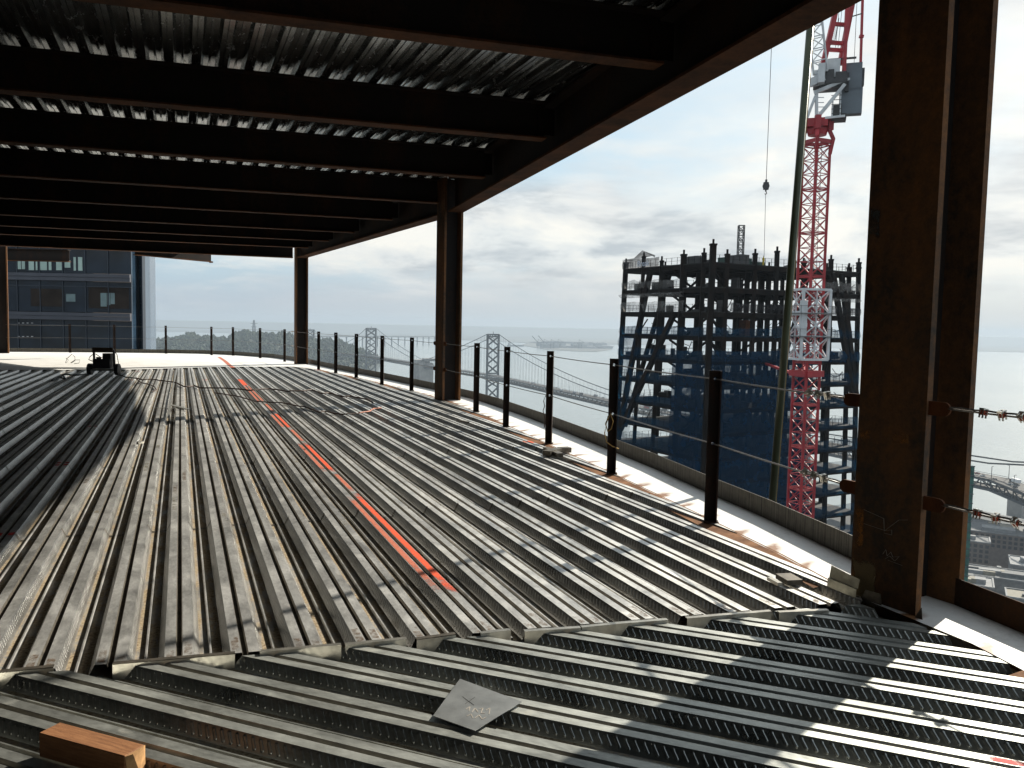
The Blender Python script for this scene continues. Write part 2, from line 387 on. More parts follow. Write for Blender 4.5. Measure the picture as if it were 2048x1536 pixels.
seam = [(3.53, 3.58), (3.99, -.73), (4.9, -9.0)]
inner = [(3.53, 3.62), (3.86, 3.66), (4.46, 3.78), (5.64, 3.94), (7.32, 4.14), (9.59, 4.38), (12.67, 4.70), (15.7, 4.93), (18.2, 4.84), (22.7, 4.48), (26.5, 4.04), (28.3, 3.45)]
curbl = [(-7, 1.5), (-3, 2.65), (0, 3.42), (2.0, 3.86), (2.79, 3.99), (3.5, 4.06), (4.25, 4.18), (5.36, 4.4), (6.25, 4.53), (7.74, 4.78), (9.17, 4.96), (11.65, 5.25), (14.48, 5.5), (16, 5.54), (18.2, 5.45), (22.7, 5.08), (26.5, 4.64), (31.7, 4.15), (34.8, 3.5), (37.3, 2.2), (38.6, 1.0), (39.2, -.5), (39.45, -2.6), (39.7, -4.4), (39.6, -9), (39.2, -14)]
main_poly = [W(*p) for p in inner] + [W(28.2, 1.2), W(26.6, -1.5), W(26.4, -9)] + [W(4.9, -9), W(3.99, -.73)]
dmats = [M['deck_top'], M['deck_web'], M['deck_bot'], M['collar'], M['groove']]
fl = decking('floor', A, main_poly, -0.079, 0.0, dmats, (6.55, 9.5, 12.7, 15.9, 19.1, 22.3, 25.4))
fr_in = [(3.40, 3.50), (2.86, 3.62), (2.55, 3.56), (0, 2.85), (-3, 2.0), (-7, .8)]
fore_poly = [W(3.515, 3.55)] + [W(*p) for p in fr_in[1:]] + [W(-7, -9), W(4.88, -9), W(3.975, -.73)]
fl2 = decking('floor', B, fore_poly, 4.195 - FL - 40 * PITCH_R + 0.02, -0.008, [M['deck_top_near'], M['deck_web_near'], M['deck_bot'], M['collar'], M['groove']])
# ground sheet of steel pan below the flutes so nothing shows through
mb = MB(); mb.add([W(u, v, -.075) for u, v in [(-7, 1.0), (0, 3.0), (3.5, 3.9), (9, 4.8), (16, 5.2), (26, 4.5), (31, 3.8), (37, 1), (39, -3), (39, -9), (-7, -9)]], [tuple(range(11))])
struct(mb.build('floor_pan', M['deck_bot']))

# white pour strip along the edge and the far corner
mb = MB()
def strip(inn, out, z=-.004):
    s_ = 0
    for i in range(len(inn) - 1):
        a, b, c, d = W(*inn[i], z), W(*inn[i + 1], z), W(*out[i + 1], z), W(*out[i], z)
        l = (b - a).length
        mb.add([a, b, c, d], [(0, 3, 2, 1)], 0, [(s_, 0), (s_ + l, 0), (s_ + l, 1), (s_, 1)]); s_ += l
def curb_v(u):
    for i in range(len(curbl) - 1):
        (a, va), (b, vb) = curbl[i], curbl[i + 1]
        if a <= u <= b: return va + (vb - va) * (u - a) / (b - a)
    return curbl[-1][1]
inn2 = [(-7, .8), (-3, 2.0), (0, 2.85), (2.55, 3.56), (2.86, 3.62)] + inner[:-1] + [(28.3, 3.45)]
strip(inn2, [(u, curb_v(u)) for u, v in inn2])
# far corner slab
far_in = [(28.3, 3.45), (28.2, 1.2), (26.6, -1.5), (26.4, -9)]
far = [W(*p, -.004) for p in [(28.3, 3.45), (28.3, curb_v(28.3)), (31.7, 4.15), (34.8, 3.5), (37.3, 2.2), (38.6, 1.0), (39.2, -.5), (39.45, -2.6), (39.7, -4.4), (39.6, -9), (26.4, -9), (26.6, -1.5), (28.2, 1.2)]]
mb.add(far, [tuple(range(len(far)))], 0, [(0.1, 0.9)] * len(far))
struct(mb.build('floor_slab', M['slab']))

# rusty bearing plate under the cut rib ends
mb = MB()
for i in range(len(inn2) - 2):
    (ua, va), (ub, vb) = inn2[i], inn2[i + 1]
    if ua < 3.8 and ub > 2.6: continue
    if ub < 2: continue
    mb.add([W(ua, va - .14, -.02), W(ub, vb - .14, -.02), W(ub, vb + .02, -.0025), W(ua, va + .02, -.0025)], [(0, 3, 2, 1)])
tag(mb.build('bearing_plate', M['rustplate']), 'long rust brown steel plate along the cut rib ends beside the white strip', 'steel plate')

# curb: thin upstanding plate
M['curb_rust'] = rust_steel('curb_rust', (0.05, 0.03, 0.02), (0.13, 0.055, 0.022), .6, .8, 4)
def curb(pts, mat, hgt, lab):
    mb = MB(); s_ = 0
    for i in range(len(pts) - 1):
        a, b = W(*pts[i]), W(*pts[i + 1]); l = (b - a).length; n = (b - a).cross(Vector((0, 0, 1))).normalized()
        t = .006; q = [a, b, b + n * t, a + n * t]
        vs = [p + Vector((0, 0, -.25)) for p in q] + [p + Vector((0, 0, hgt)) for p in q]
        mb.add(vs, MB.BF, 0, [(s_, 0), (s_ + l, 0), (s_ + l, 0), (s_, 0), (s_, 1), (s_ + l, 1), (s_ + l, 1), (s_, 1)]); s_ += l
    tag(mb.build('edge_curb', mat), lab, 'curb')
curb(curbl[:6], M['curb_rust'], .15, 'rusty brown curb plate right of the massive column at the lower right')
curb(curbl[5:], M['curb'], .155, 'long grey sheet metal curb running round the outer edge of the floor')

# ------------------------------------------------------------------ columns
def hcol(name, u, v, w, d, yaw, z0, z1, label, mats=None, tf=.045, tw=.035):
    """flange faces point along local +-x, flange width w along local y, depth d"""
    o = empty(name, W(u, v, 0), yaw)
    hw, hd = w / 2, d / 2
    poly = [(-hd, -hw), (-hd + tf, -hw), (-hd + tf, -tw / 2), (hd - tf, -tw / 2), (hd - tf, -hw), (hd, -hw), (hd, hw), (hd - tf, hw), (hd - tf, tw / 2), (-hd + tf, tw / 2), (-hd + tf, hw), (-hd, hw)]
    mb = MB(); mb.extrude_poly(poly, Vector((0, 0, z0)), Vector((0, 0, z1)), Vector((1, 0, 0)), Vector((0, 1, 0)))
    for i_ in (1, 2, 8, 9): mb.m[i_] = 1  # recess faces take the darker steel, painting in the shade there
    mb.build('shaft', [M['rust_col'], M['beam']], o)
    tag(o, label, 'column', 'steel columns along the floor edge')
    return o
YAW = radians(29.1)
c1 = hcol('steel_column', 3.49, 3.855, .42, .42, YAW, -.09, 7.5, 'massive rusty H column in the right foreground with chalk scribbles')
c2 = hcol('steel_column', 15.9, 4.97, .38, .40, YAW, -.09, 4.36, 'dark steel column in the middle beside the nearer bridge tower')
c3 = hcol('steel_column', 30.0, 3.95, .40, .42, YAW - .1, -.09, 4.36, 'slim far column between the wooded island and the bridge')
c0 = hcol('steel_column', 38.3, -6.65, .42, .55, YAW, -.09, 4.36, 'far left column in front of the glass tower')

# cable tabs (ears) on the columns
def tabs(col, side_y, xs, lab=None):
    for zc in (1.125, .615):
        mb = MB()
        t = .014; pts = []
        for k in range(9):
            a = -pi / 2 + pi * k / 8; pts.append((.085 + .037 * cos(a), .037 * sin(a)))
        poly = [(0, -.037)] + pts + [(0, .037)]
        sy = 1 if side_y > 0 else -1
        base = Vector((xs, side_y, zc))
        # plate lies in local y-z plane, sticking out along y
        vs = [base + Vector((dx, sy * p[0], p[1])) for dx in (-t / 2, t / 2) for p in poly]; n = len(poly)
        mb.add(vs, [(i, (i + 1) % n, n + (i + 1) % n, n + i) for i in range(n)] + [tuple(range(n))[::-1], tuple(range(n, 2 * n))])
        mb.build('cable_tab', M['tab'], col)
for c, w, d in ((c1, .42, .42), (c2, .38, .40), (c3, .40, .42)):
    tabs(c, w / 2, -d / 2 + .022); tabs(c, -w / 2, -d / 2 + .022)
# proud marks on the near column (local x = -hd is the face that looks into the floor)
FX = -.21
def on_face(px, py):
    """photo point -> local (y,z) on the face x=FX of c1"""
    n = Vector((cos(YAW), sin(YAW), 0)); p0 = W(3.49, 3.855) + n * FX
    d = ray(px, py); t = (p0 - EYE).dot(n) / d.dot(n); p = EYE + d * t - W(3.49, 3.855)
    return -p.x * sin(YAW) + p.y * cos(YAW), p.z
def face_patch(pix, mat, name, off=.0015):
    q = [on_face(*p) for p in pix]
    q = [(max(-.209, min(.209, y)), z) for y, z in q]
    mb = MB(); mb.add([(FX - off, y, z) for y, z in q], [(0, 1, 2, 3)], 0, [(0, 0), (1, 0), (1, 1), (0, 1)])
    return mb.build(name, mat, c1)
M['tanpatch'] = patchy('tan_patch', (0.20, 0.145, 0.07), .55, 16)
M['orangerust'] = patchy('orange_rust', (0.36, 0.14, 0.025), .12, 22)
M['greypatch'] = patchy('grey_patch', (0.055, 0.055, 0.052), .35, 9)
face_patch([(1704, 1222), (1757, 1230), (1754, 1120), (1704, 1110)], M['tanpatch'], 'bare_patch')
face_patch([(1724, 480), (1762, 482), (1764, 412), (1726, 410)], M['greypatch'], 'bare_patch')
face_patch([(1708, 882), (1744, 880), (1744, 856), (1708, 856)], M['orangerust'], 'rust_smear')
face_patch([(1778, 890), (1826, 892), (1826, 866), (1778, 864)], M['orangerust'], 'rust_smear')
face_patch([(1706, 1110), (1730, 1110), (1732, 1000), (1708, 1000)], M['orangerust'], 'rust_smear')
def chalk(lines, r=.0011):
    mb = MB()
    for ln in lines:
        pts = [on_face(*p) for p in ln]
        for (a, b) in zip(pts, pts[1:]):
            mb.bar((FX - .002, a[0], a[1]), (FX - .002, b[0], b[1]), r * 2, .001)
    return mb.build('chalk_mark', M['chalk'], c1)
chalk([[(1728, 1019), (1768, 1037), (1769, 1062), (1798, 1040), (1816, 1040)], [(1728, 1047), (1770, 1061), (1784, 1060), (1784, 1070), (1768, 1066)]])
chalk([[(1766, 1108), (1772, 1099), (1775, 1112), (1782, 1104), (1786, 1114), (1799, 1113), (1790, 1122), (1780, 1112), (1770, 1118)], [(1776, 1120), (1805, 1131)]])
# writing on the far side of the recess
mb = MB()
for ln in [[(0, .55), (.02, .60), (.03, .54), (.05, .60)], [(.07, .54), (.10, .57), (.08, .61)], [(0, .51), (.10, .515)], [(0, .43), (.02, .47), (.03, .43), (.05, .46)], [(.06, .43), (.06, .47), (.09, .43), (.10, .46)]]:
    for a, b in zip(ln, ln[1:]): mb.bar((-.10 + a[0], -.019, a[1]), (-.10 + b[0], -.019, b[1]), .0025, .001)
mb.build('chalk_mark', M['chalk'], c1)
# grey stiffener tabs welded at the foot
mb = MB()
n = Vector((1, 0, 0))
for y0, y1 in ((-.02, .13), (-.27, -.215)):
    mb.add([(FX - .02 - .003 * k - (z > 0) * -.015, y, z) for k in (0, 1) for y, z in ((y0, -.02), (y1, -.02), (y1 - .03, .05), (y0 + .02, .055))], MB.BF)
mb.build('foot_tab', M['collar'], c1)

# ------------------------------------------------------------------ ceiling
ceil_poly = [W(*p) for p in [(-8, 1.4), (0, 3.25), (3.5, 4.3), (8, 4.9), (12, 5.15), (16, 5.25), (22, 5.08), (29.8, 3.45), (35.6, .4), (36.8, -3), (37.2, -8), (37.2, -14), (-8, -14)]]
cl = decking('ceiling', A, ceil_poly, -0.079 + .06, 4.43, [M['ceil'], M['ceil'], M['ceil'], M['collar'], M['ceil']])
mb = MB(); mb.prism([(p.x, p.y) for p in ceil_poly], 4.45, 4.58)  # unseen plate over the decking, added to stop light leaks
struct(mb.build('light_tight_slab', M['concrete']))
ZC = 4.366
def gpt(u, v, z): return W(u, v, z)
girs = [((-8, 1.2), (3.3, 3.86), 'rusty edge girder at the top right running past the massive column'),
        ((3.72, 3.98), (15.70, 5.02), 'long rusty edge girder sloping from the massive column to the middle column'),
        ((16.1, 5.02), (29.8, 3.93), 'far edge girder between the middle column and the slim far column')]
for a, b, lab in girs:
    o = empty('edge_girder', gpt(*a, 3.7)); p, q = gpt(*a, 3.7) - o.location, gpt(*b, 3.7) - o.location
    mb = MB(); mb.ibeam(p, q, .30, ZC - 3.7, .02, .03, 0, 1); mb.build('girder_section', [M['beam'], M['flange']], o)
    # stiffener plates where beams frame in
    tag(o, lab, 'girder', 'girders along the floor edge')
def girder_v(u):
    if u < 3.5: return 3.86 + (u - 3.3) * .235
    if u < 15.9: return 3.98 + (u - 3.7) * (5.02 - 3.98) / 12.0
    return 5.02 + (u - 16.1) * (3.93 - 5.02) / 13.7
beams = [(3.45, 'ceiling beam at the top edge framing into the massive column'), (6.75, 'nearest fully seen ceiling beam, thick and at the top'),
         (9.97, 'second ceiling beam from the top, in front of bright deck slots'), (12.98, 'third ceiling beam from the top, ending short of the middle column'),
         (16.1, 'ceiling beam that ends on the middle column'), (19.25, 'first ceiling beam beyond the middle column'),
         (22.5, 'second ceiling beam beyond the middle column'), (25.3, 'third ceiling beam beyond the middle column'), (28.0, 'last ceiling beam before the slim far column')]
for u, lab in beams:
    gv = girder_v(u) - (.16 if u != 16.1 else .25)
    p, q = W(u, gv, 3.9), W(u + .08 * (gv + 14), -13.5, 3.9)
    o = empty('ceiling_beam', p)
    mb = MB(); mb.ibeam(Vector((0, 0, 0)), q - p, .21, ZC - 3.9, .014, .022, 0, 1); mb.build('beam_section', [M['beam'], M['flange']], o)
    # shear plate with bolts at the girder end
    mb = MB(); d = (q - p).normalized(); side = Vector((-d.y, d.x, 0))
    mb.bar(d * -.13 + Vector((0, 0, .23)) + side * .02, d * .10 + Vector((0, 0, .23)) + side * .02, .012, .34)
    mb.build('shear_plate', M['beam'], o)
    mb = MB()
    for k in range(4):
        c = d * .05 + Vector((0, 0, .11 + .08 * k)); mb.tube([c - side * .035, c - side * .005], .016, 6)
    mb.build('bolts', M['clip'], o)
    tag(o, lab, 'ceiling beam', 'ceiling beams under the metal deck')
# cross girder at the far column line and the short corner beam
o = empty('cross_girder', W(30.3, 3.7, 3.72)); q = W(31.6, -13.5, 3.72) - o.location
mb = MB(); mb.ibeam(Vector((0, 0, 0)), q, .28, ZC - 3.72, .02, .03, 0, 1); mb.build('girder_section', [M['beam'], M['flange']], o)
tag(o, 'deep dark cross girder running left from the slim far column', 'girder')
p0_, p1_ = at(422, 523.5, 34), at(270, 511, 31); p0_.z = p1_.z = (p0_.z + p1_.z) / 2; o = empty('corner_beam', p0_); q = p1_ - p0_
mb = MB(); mb.ibeam(Vector((0, 0, 0)), q, .22, ZC - p0_.z, .018, .03, 0, 1); mb.build('beam_section', [M['beam'], M['flange']], o)
mb = MB(); d = q.normalized(); mb.bar(d * -.012, d * -.002, .22, .03 * 2, 0); mb.build('raw_end', M['tab'], o)
tag(o, 'short skewed corner beam with orange rusty end left of the slim far column', 'beam')
p = at(-60, 523, 36); q = at(139, 524, 36); pz = q.z
o = empty('far_girder', p); mb = MB(); mb.ibeam(Vector((0, 0, 0)), Vector((q.x - p.x, q.y - p.y, 0)), .25, ZC - pz, .02, .03, 0, 1); mb.build('girder_section', [M['beam'], M['flange']], o)
o.location.z = pz
tag(o, 'dark stepped girder over the glass tower at the far left column', 'girder')

# unseen core walls and lower storeys of this tower, added to block sky light
M['coreclad'] = simple('core_steel', (.03, .028, .026), .85, 0, .4, .6)
mb = MB(); mb.add([W(-7, -9.5, -.1), W(36, -9.5, -.1), W(36, -9.5, 4.44), W(-7, -9.5, 4.44), W(-7, -9.8, -.1), W(36, -9.8, -.1), W(36, -9.8, 4.44), W(-7, -9.8, 4.44)], [(0, 1, 2, 3), (7, 6, 5, 4), (0, 4, 5, 1), (3, 2, 6, 7), (0, 3, 7, 4), (1, 5, 6, 2)])
tag(mb.build('unseen_core_wall', M['coreclad']), 'long dark core wall, unseen, added to block sky light on the inner side of the floor', 'wall')
mb = MB(); mb.add([W(-5.5, -9.3, -.1), W(-5.5, .9, -.1), W(-5.5, .9, 4.44), W(-5.5, -9.3, 4.44), W(-5.8, -9.3, -.1), W(-5.8, .9, -.1), W(-5.8, .9, 4.44), W(-5.8, -9.3, 4.44)], [(0, 1, 2, 3), (7, 6, 5, 4), (0, 4, 5, 1), (3, 2, 6, 7), (0, 3, 7, 4), (1, 5, 6, 2)])
tag(mb.build('unseen_core_wall', M['coreclad']), 'short dark cross wall, unseen, added behind the near ribs to block sky light', 'wall')
mb = MB(); mb.prism([tuple(W(*p).to_2d()) for p in [(-12, .5), (0, 2.9), (6, 4.1), (16, 5.2), (28, 4.1), (36, 1.5), (38.8, -3), (39, -30), (-12, -30)]], -178, -.6)
tag(mb.build('lower_storeys', M['coreclad']), 'dark lower storeys of the tower under this floor', 'building')

# ------------------------------------------------------------------ railing
posts_uv = [(39.19, -4.31), (38.92, -2.61), (38.68, -.59), (37.33, 1.21), (36.92, 2.05), (34.61, 2.95), (31.73, 3.58), (26.51, 4.03), (24.69, 4.25), (22.66, 4.46), (20.05, 4.58), (18.18, 4.83), (13.63, 4.78), (11.52, 4.52), (9.76, 4.43), (7.57, 4.16), (5.44, 3.89)]
plabs = ['railing post at the left in front of the glass tower windows', 'railing post just behind the black wheeled cart', 'railing post beside the right edge of the glass tower',
         'railing post in front of the island, left of a close pair', 'railing post at the bend in front of the tallest island trees', 'railing post in front of the island, second left of the slim far column',
         'railing post just left of the slim far column', 'railing post just right of the slim far column', 'second railing post right of the slim far column',
         'railing post left of the farther bridge tower', 'railing post right of the farther bridge tower', 'railing post just left of the middle column before the bridge pier',
         'railing post between the middle column and the nearer bridge tower', 'railing post just right of the nearer bridge tower', 'railing post with a frayed strap tied on, over the bay',
         'tall railing post with yellow cord tied on, before the left edge of the steel frame', 'nearest and largest railing post, before the steel frame']
Z1, Z2, PH = 1.13, .62, 1.195
def make_post():
    root = empty('railing_post')
    w, t, mb = .092, .009, MB()
    # face plate with two round cable holes, in local x-z plane
    def plate(y):
        hol = []
        zs = [(-.08, Z2 - .046), (Z2 + .046, Z1 - .046), (Z1 + .046, PH)]
        vs, fs = [], []
        for z0, z1 in zs:
            o = len(vs); vs += [(-w / 2, y, z0), (w / 2, y, z0), (w / 2, y, z1), (-w / 2, y, z1)]; fs.append((o, o + 1, o + 2, o + 3))
        for zc in (Z2, Z1):
            o = len(vs)
            sq = [(1, 0), (1, 1), (0, 1), (-1, 1), (-1, 0), (-1, -1), (0, -1), (1, -1)]
            for i, j in sq: vs.append((i * w / 2, y, zc + j * .046))
            for k in range(8): vs.append((.013 * cos(k * pi / 4), y, zc + .013 * sin(k * pi / 4)))
            for k in range(8): fs.append((o + k, o + (k + 1) % 8, o + 8 + (k + 1) % 8, o + 8 + k))
        mb.add(vs, fs)
    plate(0); plate(t)
    for x in (-w / 2,): mb.add([(x, 0, -.08), (x, t, -.08), (x, t, PH), (x, 0, PH)], [(0, 1, 2, 3)])
    mb.add([(-w / 2, 0, PH), (w / 2, 0, PH), (w / 2, t, PH), (-w / 2, t, PH)], [(0, 1, 2, 3)])
    # the return leg of the angle
    mb.box((w / 2 - t / 2 + .0005, -.034, (PH - .08) / 2), (t, .068, PH + .08))
    mb.build('angle_upright', M['post'], root)
    mb = MB(); mb.box((.01, -.02, .003), (.105, .085, .008)); mb.build('base_plate', M['post'], root)
    return root
proto = make_post(); posts = []
for i, (u, v) in enumerate(posts_uv):
    o = proto if i == 0 else copy_tree(proto)
    p = W(u, v); yaw = atan2(p.y, p.x) - pi / 2
    # face turned a little towards the floor, the leg on the outer side
    o.location = p; o.rotation_euler = (0, 0, yaw + .12 * sin(i * 1.7)); posts.append(o)
    tag(o, plabs[i], 'railing post', 'railing posts along the floor edge')

# guard cables: spans between columns, with rope clips near the ends
def twist_rope(pts, r):
    mb = MB(); mb.tube(pts, r, 6); return mb
def tabpos(c, sy, hw, d, z):
    y = c.rotation_euler.z; x_, y_ = -d / 2 + .022, sy * (hw + .085)
    return c.location + Vector((x_ * cos(y) - y_ * sin(y), x_ * sin(y) + y_ * cos(y), z))
def clip_mesh(mat):
    mb = MB()
    mb.box((0, 0, 0), (.028, .030, .022), 0, 0)
    for dx in (-.009, .009):
        mb.tube([(dx, -.012, .012), (dx, -.012, -.026)], .0045, 6, 1); mb.tube([(dx, .012, .012), (dx, .012, -.026)], .0045, 6, 1)
        mb.tube([(dx, -.012, .012), (dx, -.006, .020), (dx, .006, .020), (dx, .012, .012)], .0045, 6, 1)
    mb.box((0, -.012, .018), (.026, .012, .009), 0, 1); mb.box((0, .012, .018), (.026, .012, .009), 0, 1)
    return mb, mat
def span(pts, labels, clips_end=None, clips_start=None, red=False):
    """pts: list of xy world points; two cables"""
    for z, lab in ((Z1, labels[0]), (Z2, labels[1])):
        root = empty('guard_cable', (pts[0].x, pts[0].y, z))
        P = [Vector((p.x, p.y, z)) - root.location for p in pts]
        Q = []
        for a, b in zip(P, P[1:]):
            for k in range(6): 
                t = k / 6; q = a.lerp(b, t); q.z -= .006 * (a - b).length * 4 * t * (1 - t) * .5; Q.append(q)
        Q.append(P[-1])
        mb = twist_rope(Q, .0055); mb.build('wire_rope', M['cable'], root, smooth=True)
        for which, a, b in ((clips_end, P[-1], P[-2]), (clips_start, P[0], P[1])):
            if not which: continue
            d = (b - a).normalized()
            for k in range(3):
                mb, _ = clip_mesh(None)
                c = mb.build('rope_clip', [M['clip_red'] if red else M['clip'], M['clip']], root)
                c.location = a + d * (.22 + .10 * k); c.rotation_euler = (0.5 * (k - 1) + .3, 0, atan2(d.y, d.x))
                c.scale = (1.0, 1.0, 1.0)
            # doubled tail of the rope
            mb = MB(); tl = [a + d * (.03 + .07 * k) + Vector((0, 0, .008 + .004 * (k % 2))) for k in range(7)]; mb.tube(tl, .005, 5); mb.build('rope_tail', M['cable'], root)
        tag(root, lab, 'guard cable', 'guard cables of the railing')
pw = [W(*p) for p in posts_uv]
span([c0.location + Vector((.2, 0, 0))] + pw[0:7] + [tabpos(c3, 1, .20, .42, 0)], ('upper guard cable in front of the glass tower and the island', 'lower guard cable in front of the glass tower and the island'), True)
span([tabpos(c3, -1, .20, .42, 0)] + pw[7:12] + [tabpos(c2, 1, .19, .40, 0)], ('upper guard cable between the slim far column and the middle column', 'lower guard cable between the slim far column and the middle column'))
span([tabpos(c2, -1, .19, .40, 0)] + pw[12:17] + [tabpos(c1, 1, .21, .42, 0)], ('upper guard cable from the middle column to the massive column', 'lower guard cable from the middle column to the massive column'), True)
span([tabpos(c1, -1, .21, .42, 0), gnd(2048, 848, Z1 ) if False else W(2.4, 3.74), W(1.2, 3.45), W(-2, 2.6)], ('upper guard cable right of the massive column with red clips', 'lower guard cable right of the massive column with red clips'), None, True, True)
# cords tied on two posts
def tie(i, col, lab, pts):
    o = empty('tied_cord', posts[i].location); mb = MB(); mb.tube([Vector(p) for p in pts], .006, 6); mb.build('cord_loop', col, o, smooth=True)
    tag(o, lab, 'cord')
M['straw'] = simple('straw_cord', (0.42, 0.27, 0.09), 0.8, 0, 0.2, 30)
tie(15, M['straw'], 'yellow cord knotted round the tall railing post before the steel frame', [(-.05, -.03, .60), (-.075, -.02, .52), (-.05, -.04, .44), (-.02, -.06, .47), (.0, -.07, .55), (-.03, -.06, .63), (-.06, -.03, .55), (-.08, -.01, .42), (-.06, -.03, .33), (.0, -.06, .29), (.07, -.02, .26)])
tie(14, M['cord'], 'frayed brown strap hanging on the railing post over the bay', [(-.05, -.01, .62), (-.075, -.01, .55), (-.06, -.012, .48), (-.08, -.012, .42), (-.055, -.01, .33), (-.06, -.01, .2)])

# ------------------------------------------------------------------ seam between the two deck bays: closure angles
segs = [((0, 1343), (108, 1333), 'dark'), ((226, 1327), (470, 1306), 'dark'), ((520, 1303), (682, 1290), 'bright'), ((690, 1289), (812, 1277), 'bright'), ((832, 1278), (910, 1268), 'dark'), ((960, 1266), (1020, 1260), 'bright'), ((1048, 1262), (1160, 1255), 'bright'), ((1162, 1254), (1230, 1248), 'bright'), ((1230, 1247), (1334, 1239), 'bright'), ((1372, 1236), (1496, 1226), 'bright'), ((1470, 1228), (1540, 1222), 'bright'), ((1556, 1224), (1655, 1220), 'bright')]
clabs = ['leftmost strip on the deck joint', 'long strip left of the wood-coloured gap', 'strip below the dirty rust-edged ribs', 'strip left of the square notch', 'short dark strip right of the notch', 'short strip below the orange stripe end', 'strip with burnt weld marks right of the orange stripe',
         'short middle strip on the deck joint', 'clean strip crossing a dark flute', 'strip third from the massive column', 'thin bright strip second from the massive column', 'strip ending at the massive column']
for (a, b, k), lab in zip(segs, clabs):
    p, q = gnd(*a, .004), gnd(*b, .004); d = (q - p).normalized(); n = Vector((d.y, -d.x, 0))
    o = empty('closure_strip', p); q = q - p; mb = MB()
    tl = .004 * random.random()
    mb.add([n * -.012 + Vector((0, 0, .004)), q + n * -.012 + Vector((0, 0, .004 + tl)), q + n * .016 + Vector((0, 0, .004 + tl)), n * .016 + Vector((0, 0, .004)),
            n * -.012 + Vector((0, 0, .0005)), q + n * -.012, q + n * .016, n * .016], [(0, 1, 2, 3), (7, 6, 5, 4), (0, 4, 5, 1), (2, 6, 7, 3), (1, 5, 6, 2), (0, 3, 7, 4)])
    mb.build('top_leg', M['closure'] if k == 'bright' else M['collar'], o)
    mb = MB(); mb.hexa([n * .013 + Vector((0, 0, -.078)), q + n * .013 + Vector((0, 0, -.078)), q + n * .016 + Vector((0, 0, -.078)), n * .016 + Vector((0, 0, -.078)), n * .013, q + n * .013, q + n * .016, n * .016])
    mb.build('down_leg', M['closure'], o)
    tag(o, 'galvanised closure ' + lab, 'closure strip', 'closure strips along the deck joint')

# paint marks
M['paint'] = patchy('orange_paint', (0.82, 0.105, 0.035), .62, 7)
M['paint_faint'] = patchy('faint_paint', (0.58, 0.17, 0.10), .48, 5)
M['paint_red'] = patchy('red_paint', (0.55, 0.02, 0.015), .45, 12)
def paint(u_a, u_b, v_a, v_b, mat, parent=fl, z=.0012):
    mb = MB(); mb.add([(v_a, u_a, z), (v_b, u_a, z), (v_b, u_b, z), (v_a, u_b, z)], [(0, 1, 2, 3)], 0, [(0, 0), (1, 0), (1, 1), (0, 1)])
    return mb.build('paint_mark', mat, parent)
def rib_edges(k): x = -0.079 + k * PITCH_R; return x, x + FL / 2 - .0148, x + FL / 2 + .0148, x + FL
r5 = rib_edges(5)
def u_at(x, y): return UV(gnd(x, y))[0]
for (ya, yb, xa, xb, m) in ((1195, 985, 920, 705, 'paint'), (945, 885, 670, 605, 'paint'), (857, 826, 580, 545, 'paint'), (806, 770, 525, 485, 'paint_faint')):
    paint(u_at(xa, ya), u_at(xb, yb), r5[2], r5[3], M[m])
    paint(u_at(xa, ya), u_at(xb, yb), r5[0], r5[1], M['paint_faint'])
paint(u_at(485, 772), u_at(470, 758), r5[0], r5[3], M['paint'])
for ya, yb, xa, xb in ((985, 945, 705, 670), (885, 857, 605, 580), (826, 806, 545, 525)): paint(u_at(xa, ya), u_at(xb, yb), r5[2], r5[3], M['paint_faint'])
for px, py, wd in ((115, 926, .11), (120, 930, .06), (172, 853, .10), (206, 809, .08), (232, 779, .07), (20, 1068, .14), (253, 760, .07), (264, 743, .07), (1050, 884, .12), (640, 740, .3), (400, 760, .05)):
    u, v = UV(gnd(px, py)); k = round((v - FL / 2 + .079) / PITCH_R); e = rib_edges(k)
    L_ = .10 if px < 400 else .22
    paint(u - L_ * .5, u + L_ * .5, e[2], e[3], M['paint_red' if px < 300 else 'paint']); paint(u - L_ * .4, u + L_ * .5, e[0], e[1], M['paint_red' if px < 300 else 'paint_faint'])
# red mark at the bottom right corner on the foreground deck
cB, sB = cos(B), sin(B)
p = gnd(1985, 1522); x = p.x * cB + p.y * sB; ph = 4.195 - FL - 40 * PITCH_R + .02; k = round((x - FL / 2 - ph) / PITCH_R); x0 = ph + k * PITCH_R
y0 = -gnd(1945, 1515).x * sB + gnd(1945, 1515).y * cB; y1 = y0 - .5
paint(y1, y0, x0, x0 + FL / 2 - .016, M['paint_red'], fl2); paint(y1, y0, x0 + FL / 2 + .016, x0 + FL, M['paint_red'], fl2)
M['burn'] = patchy('weld_burn', (0.15, 0.085, 0.04), .02, 22)
M['dust'] = patchy('dust_stain', (0.27, 0.235, 0.17), .0, 9)
rb = random.Random(9)
def seam_u(v): return 3.99 + (3.53 - 3.99) * (v + .73) / 4.31 if v > -.73 else 3.99 + (v + .73) * (4.9 - 3.99) / (-8.27)
for k in range(-8, 14):
    e = rib_edges(k); u0_ = seam_u(e[0]) + .03
    for a, b in ((e[0], e[1]), (e[2], e[3])):
        if rb.random() < .75: paint(u0_ - .05, u0_ + rb.uniform(.05, .22), a, b, M['burn'])
for _ in range(70):
    k = rb.randint(-9, 15); e = rib_edges(k); u0_ = rb.uniform(5, 24); v_ = e[0]
    if v_ > 3.3: continue
    ln = rb.uniform(.15, .7); a, b = rb.choice(((e[0], e[1]), (e[2], e[3])))
    if seam_u(v_) + .2 < u0_: paint(u0_, u0_ + ln, a, b, M[rb.choice(['burn', 'dust', 'dust'])])
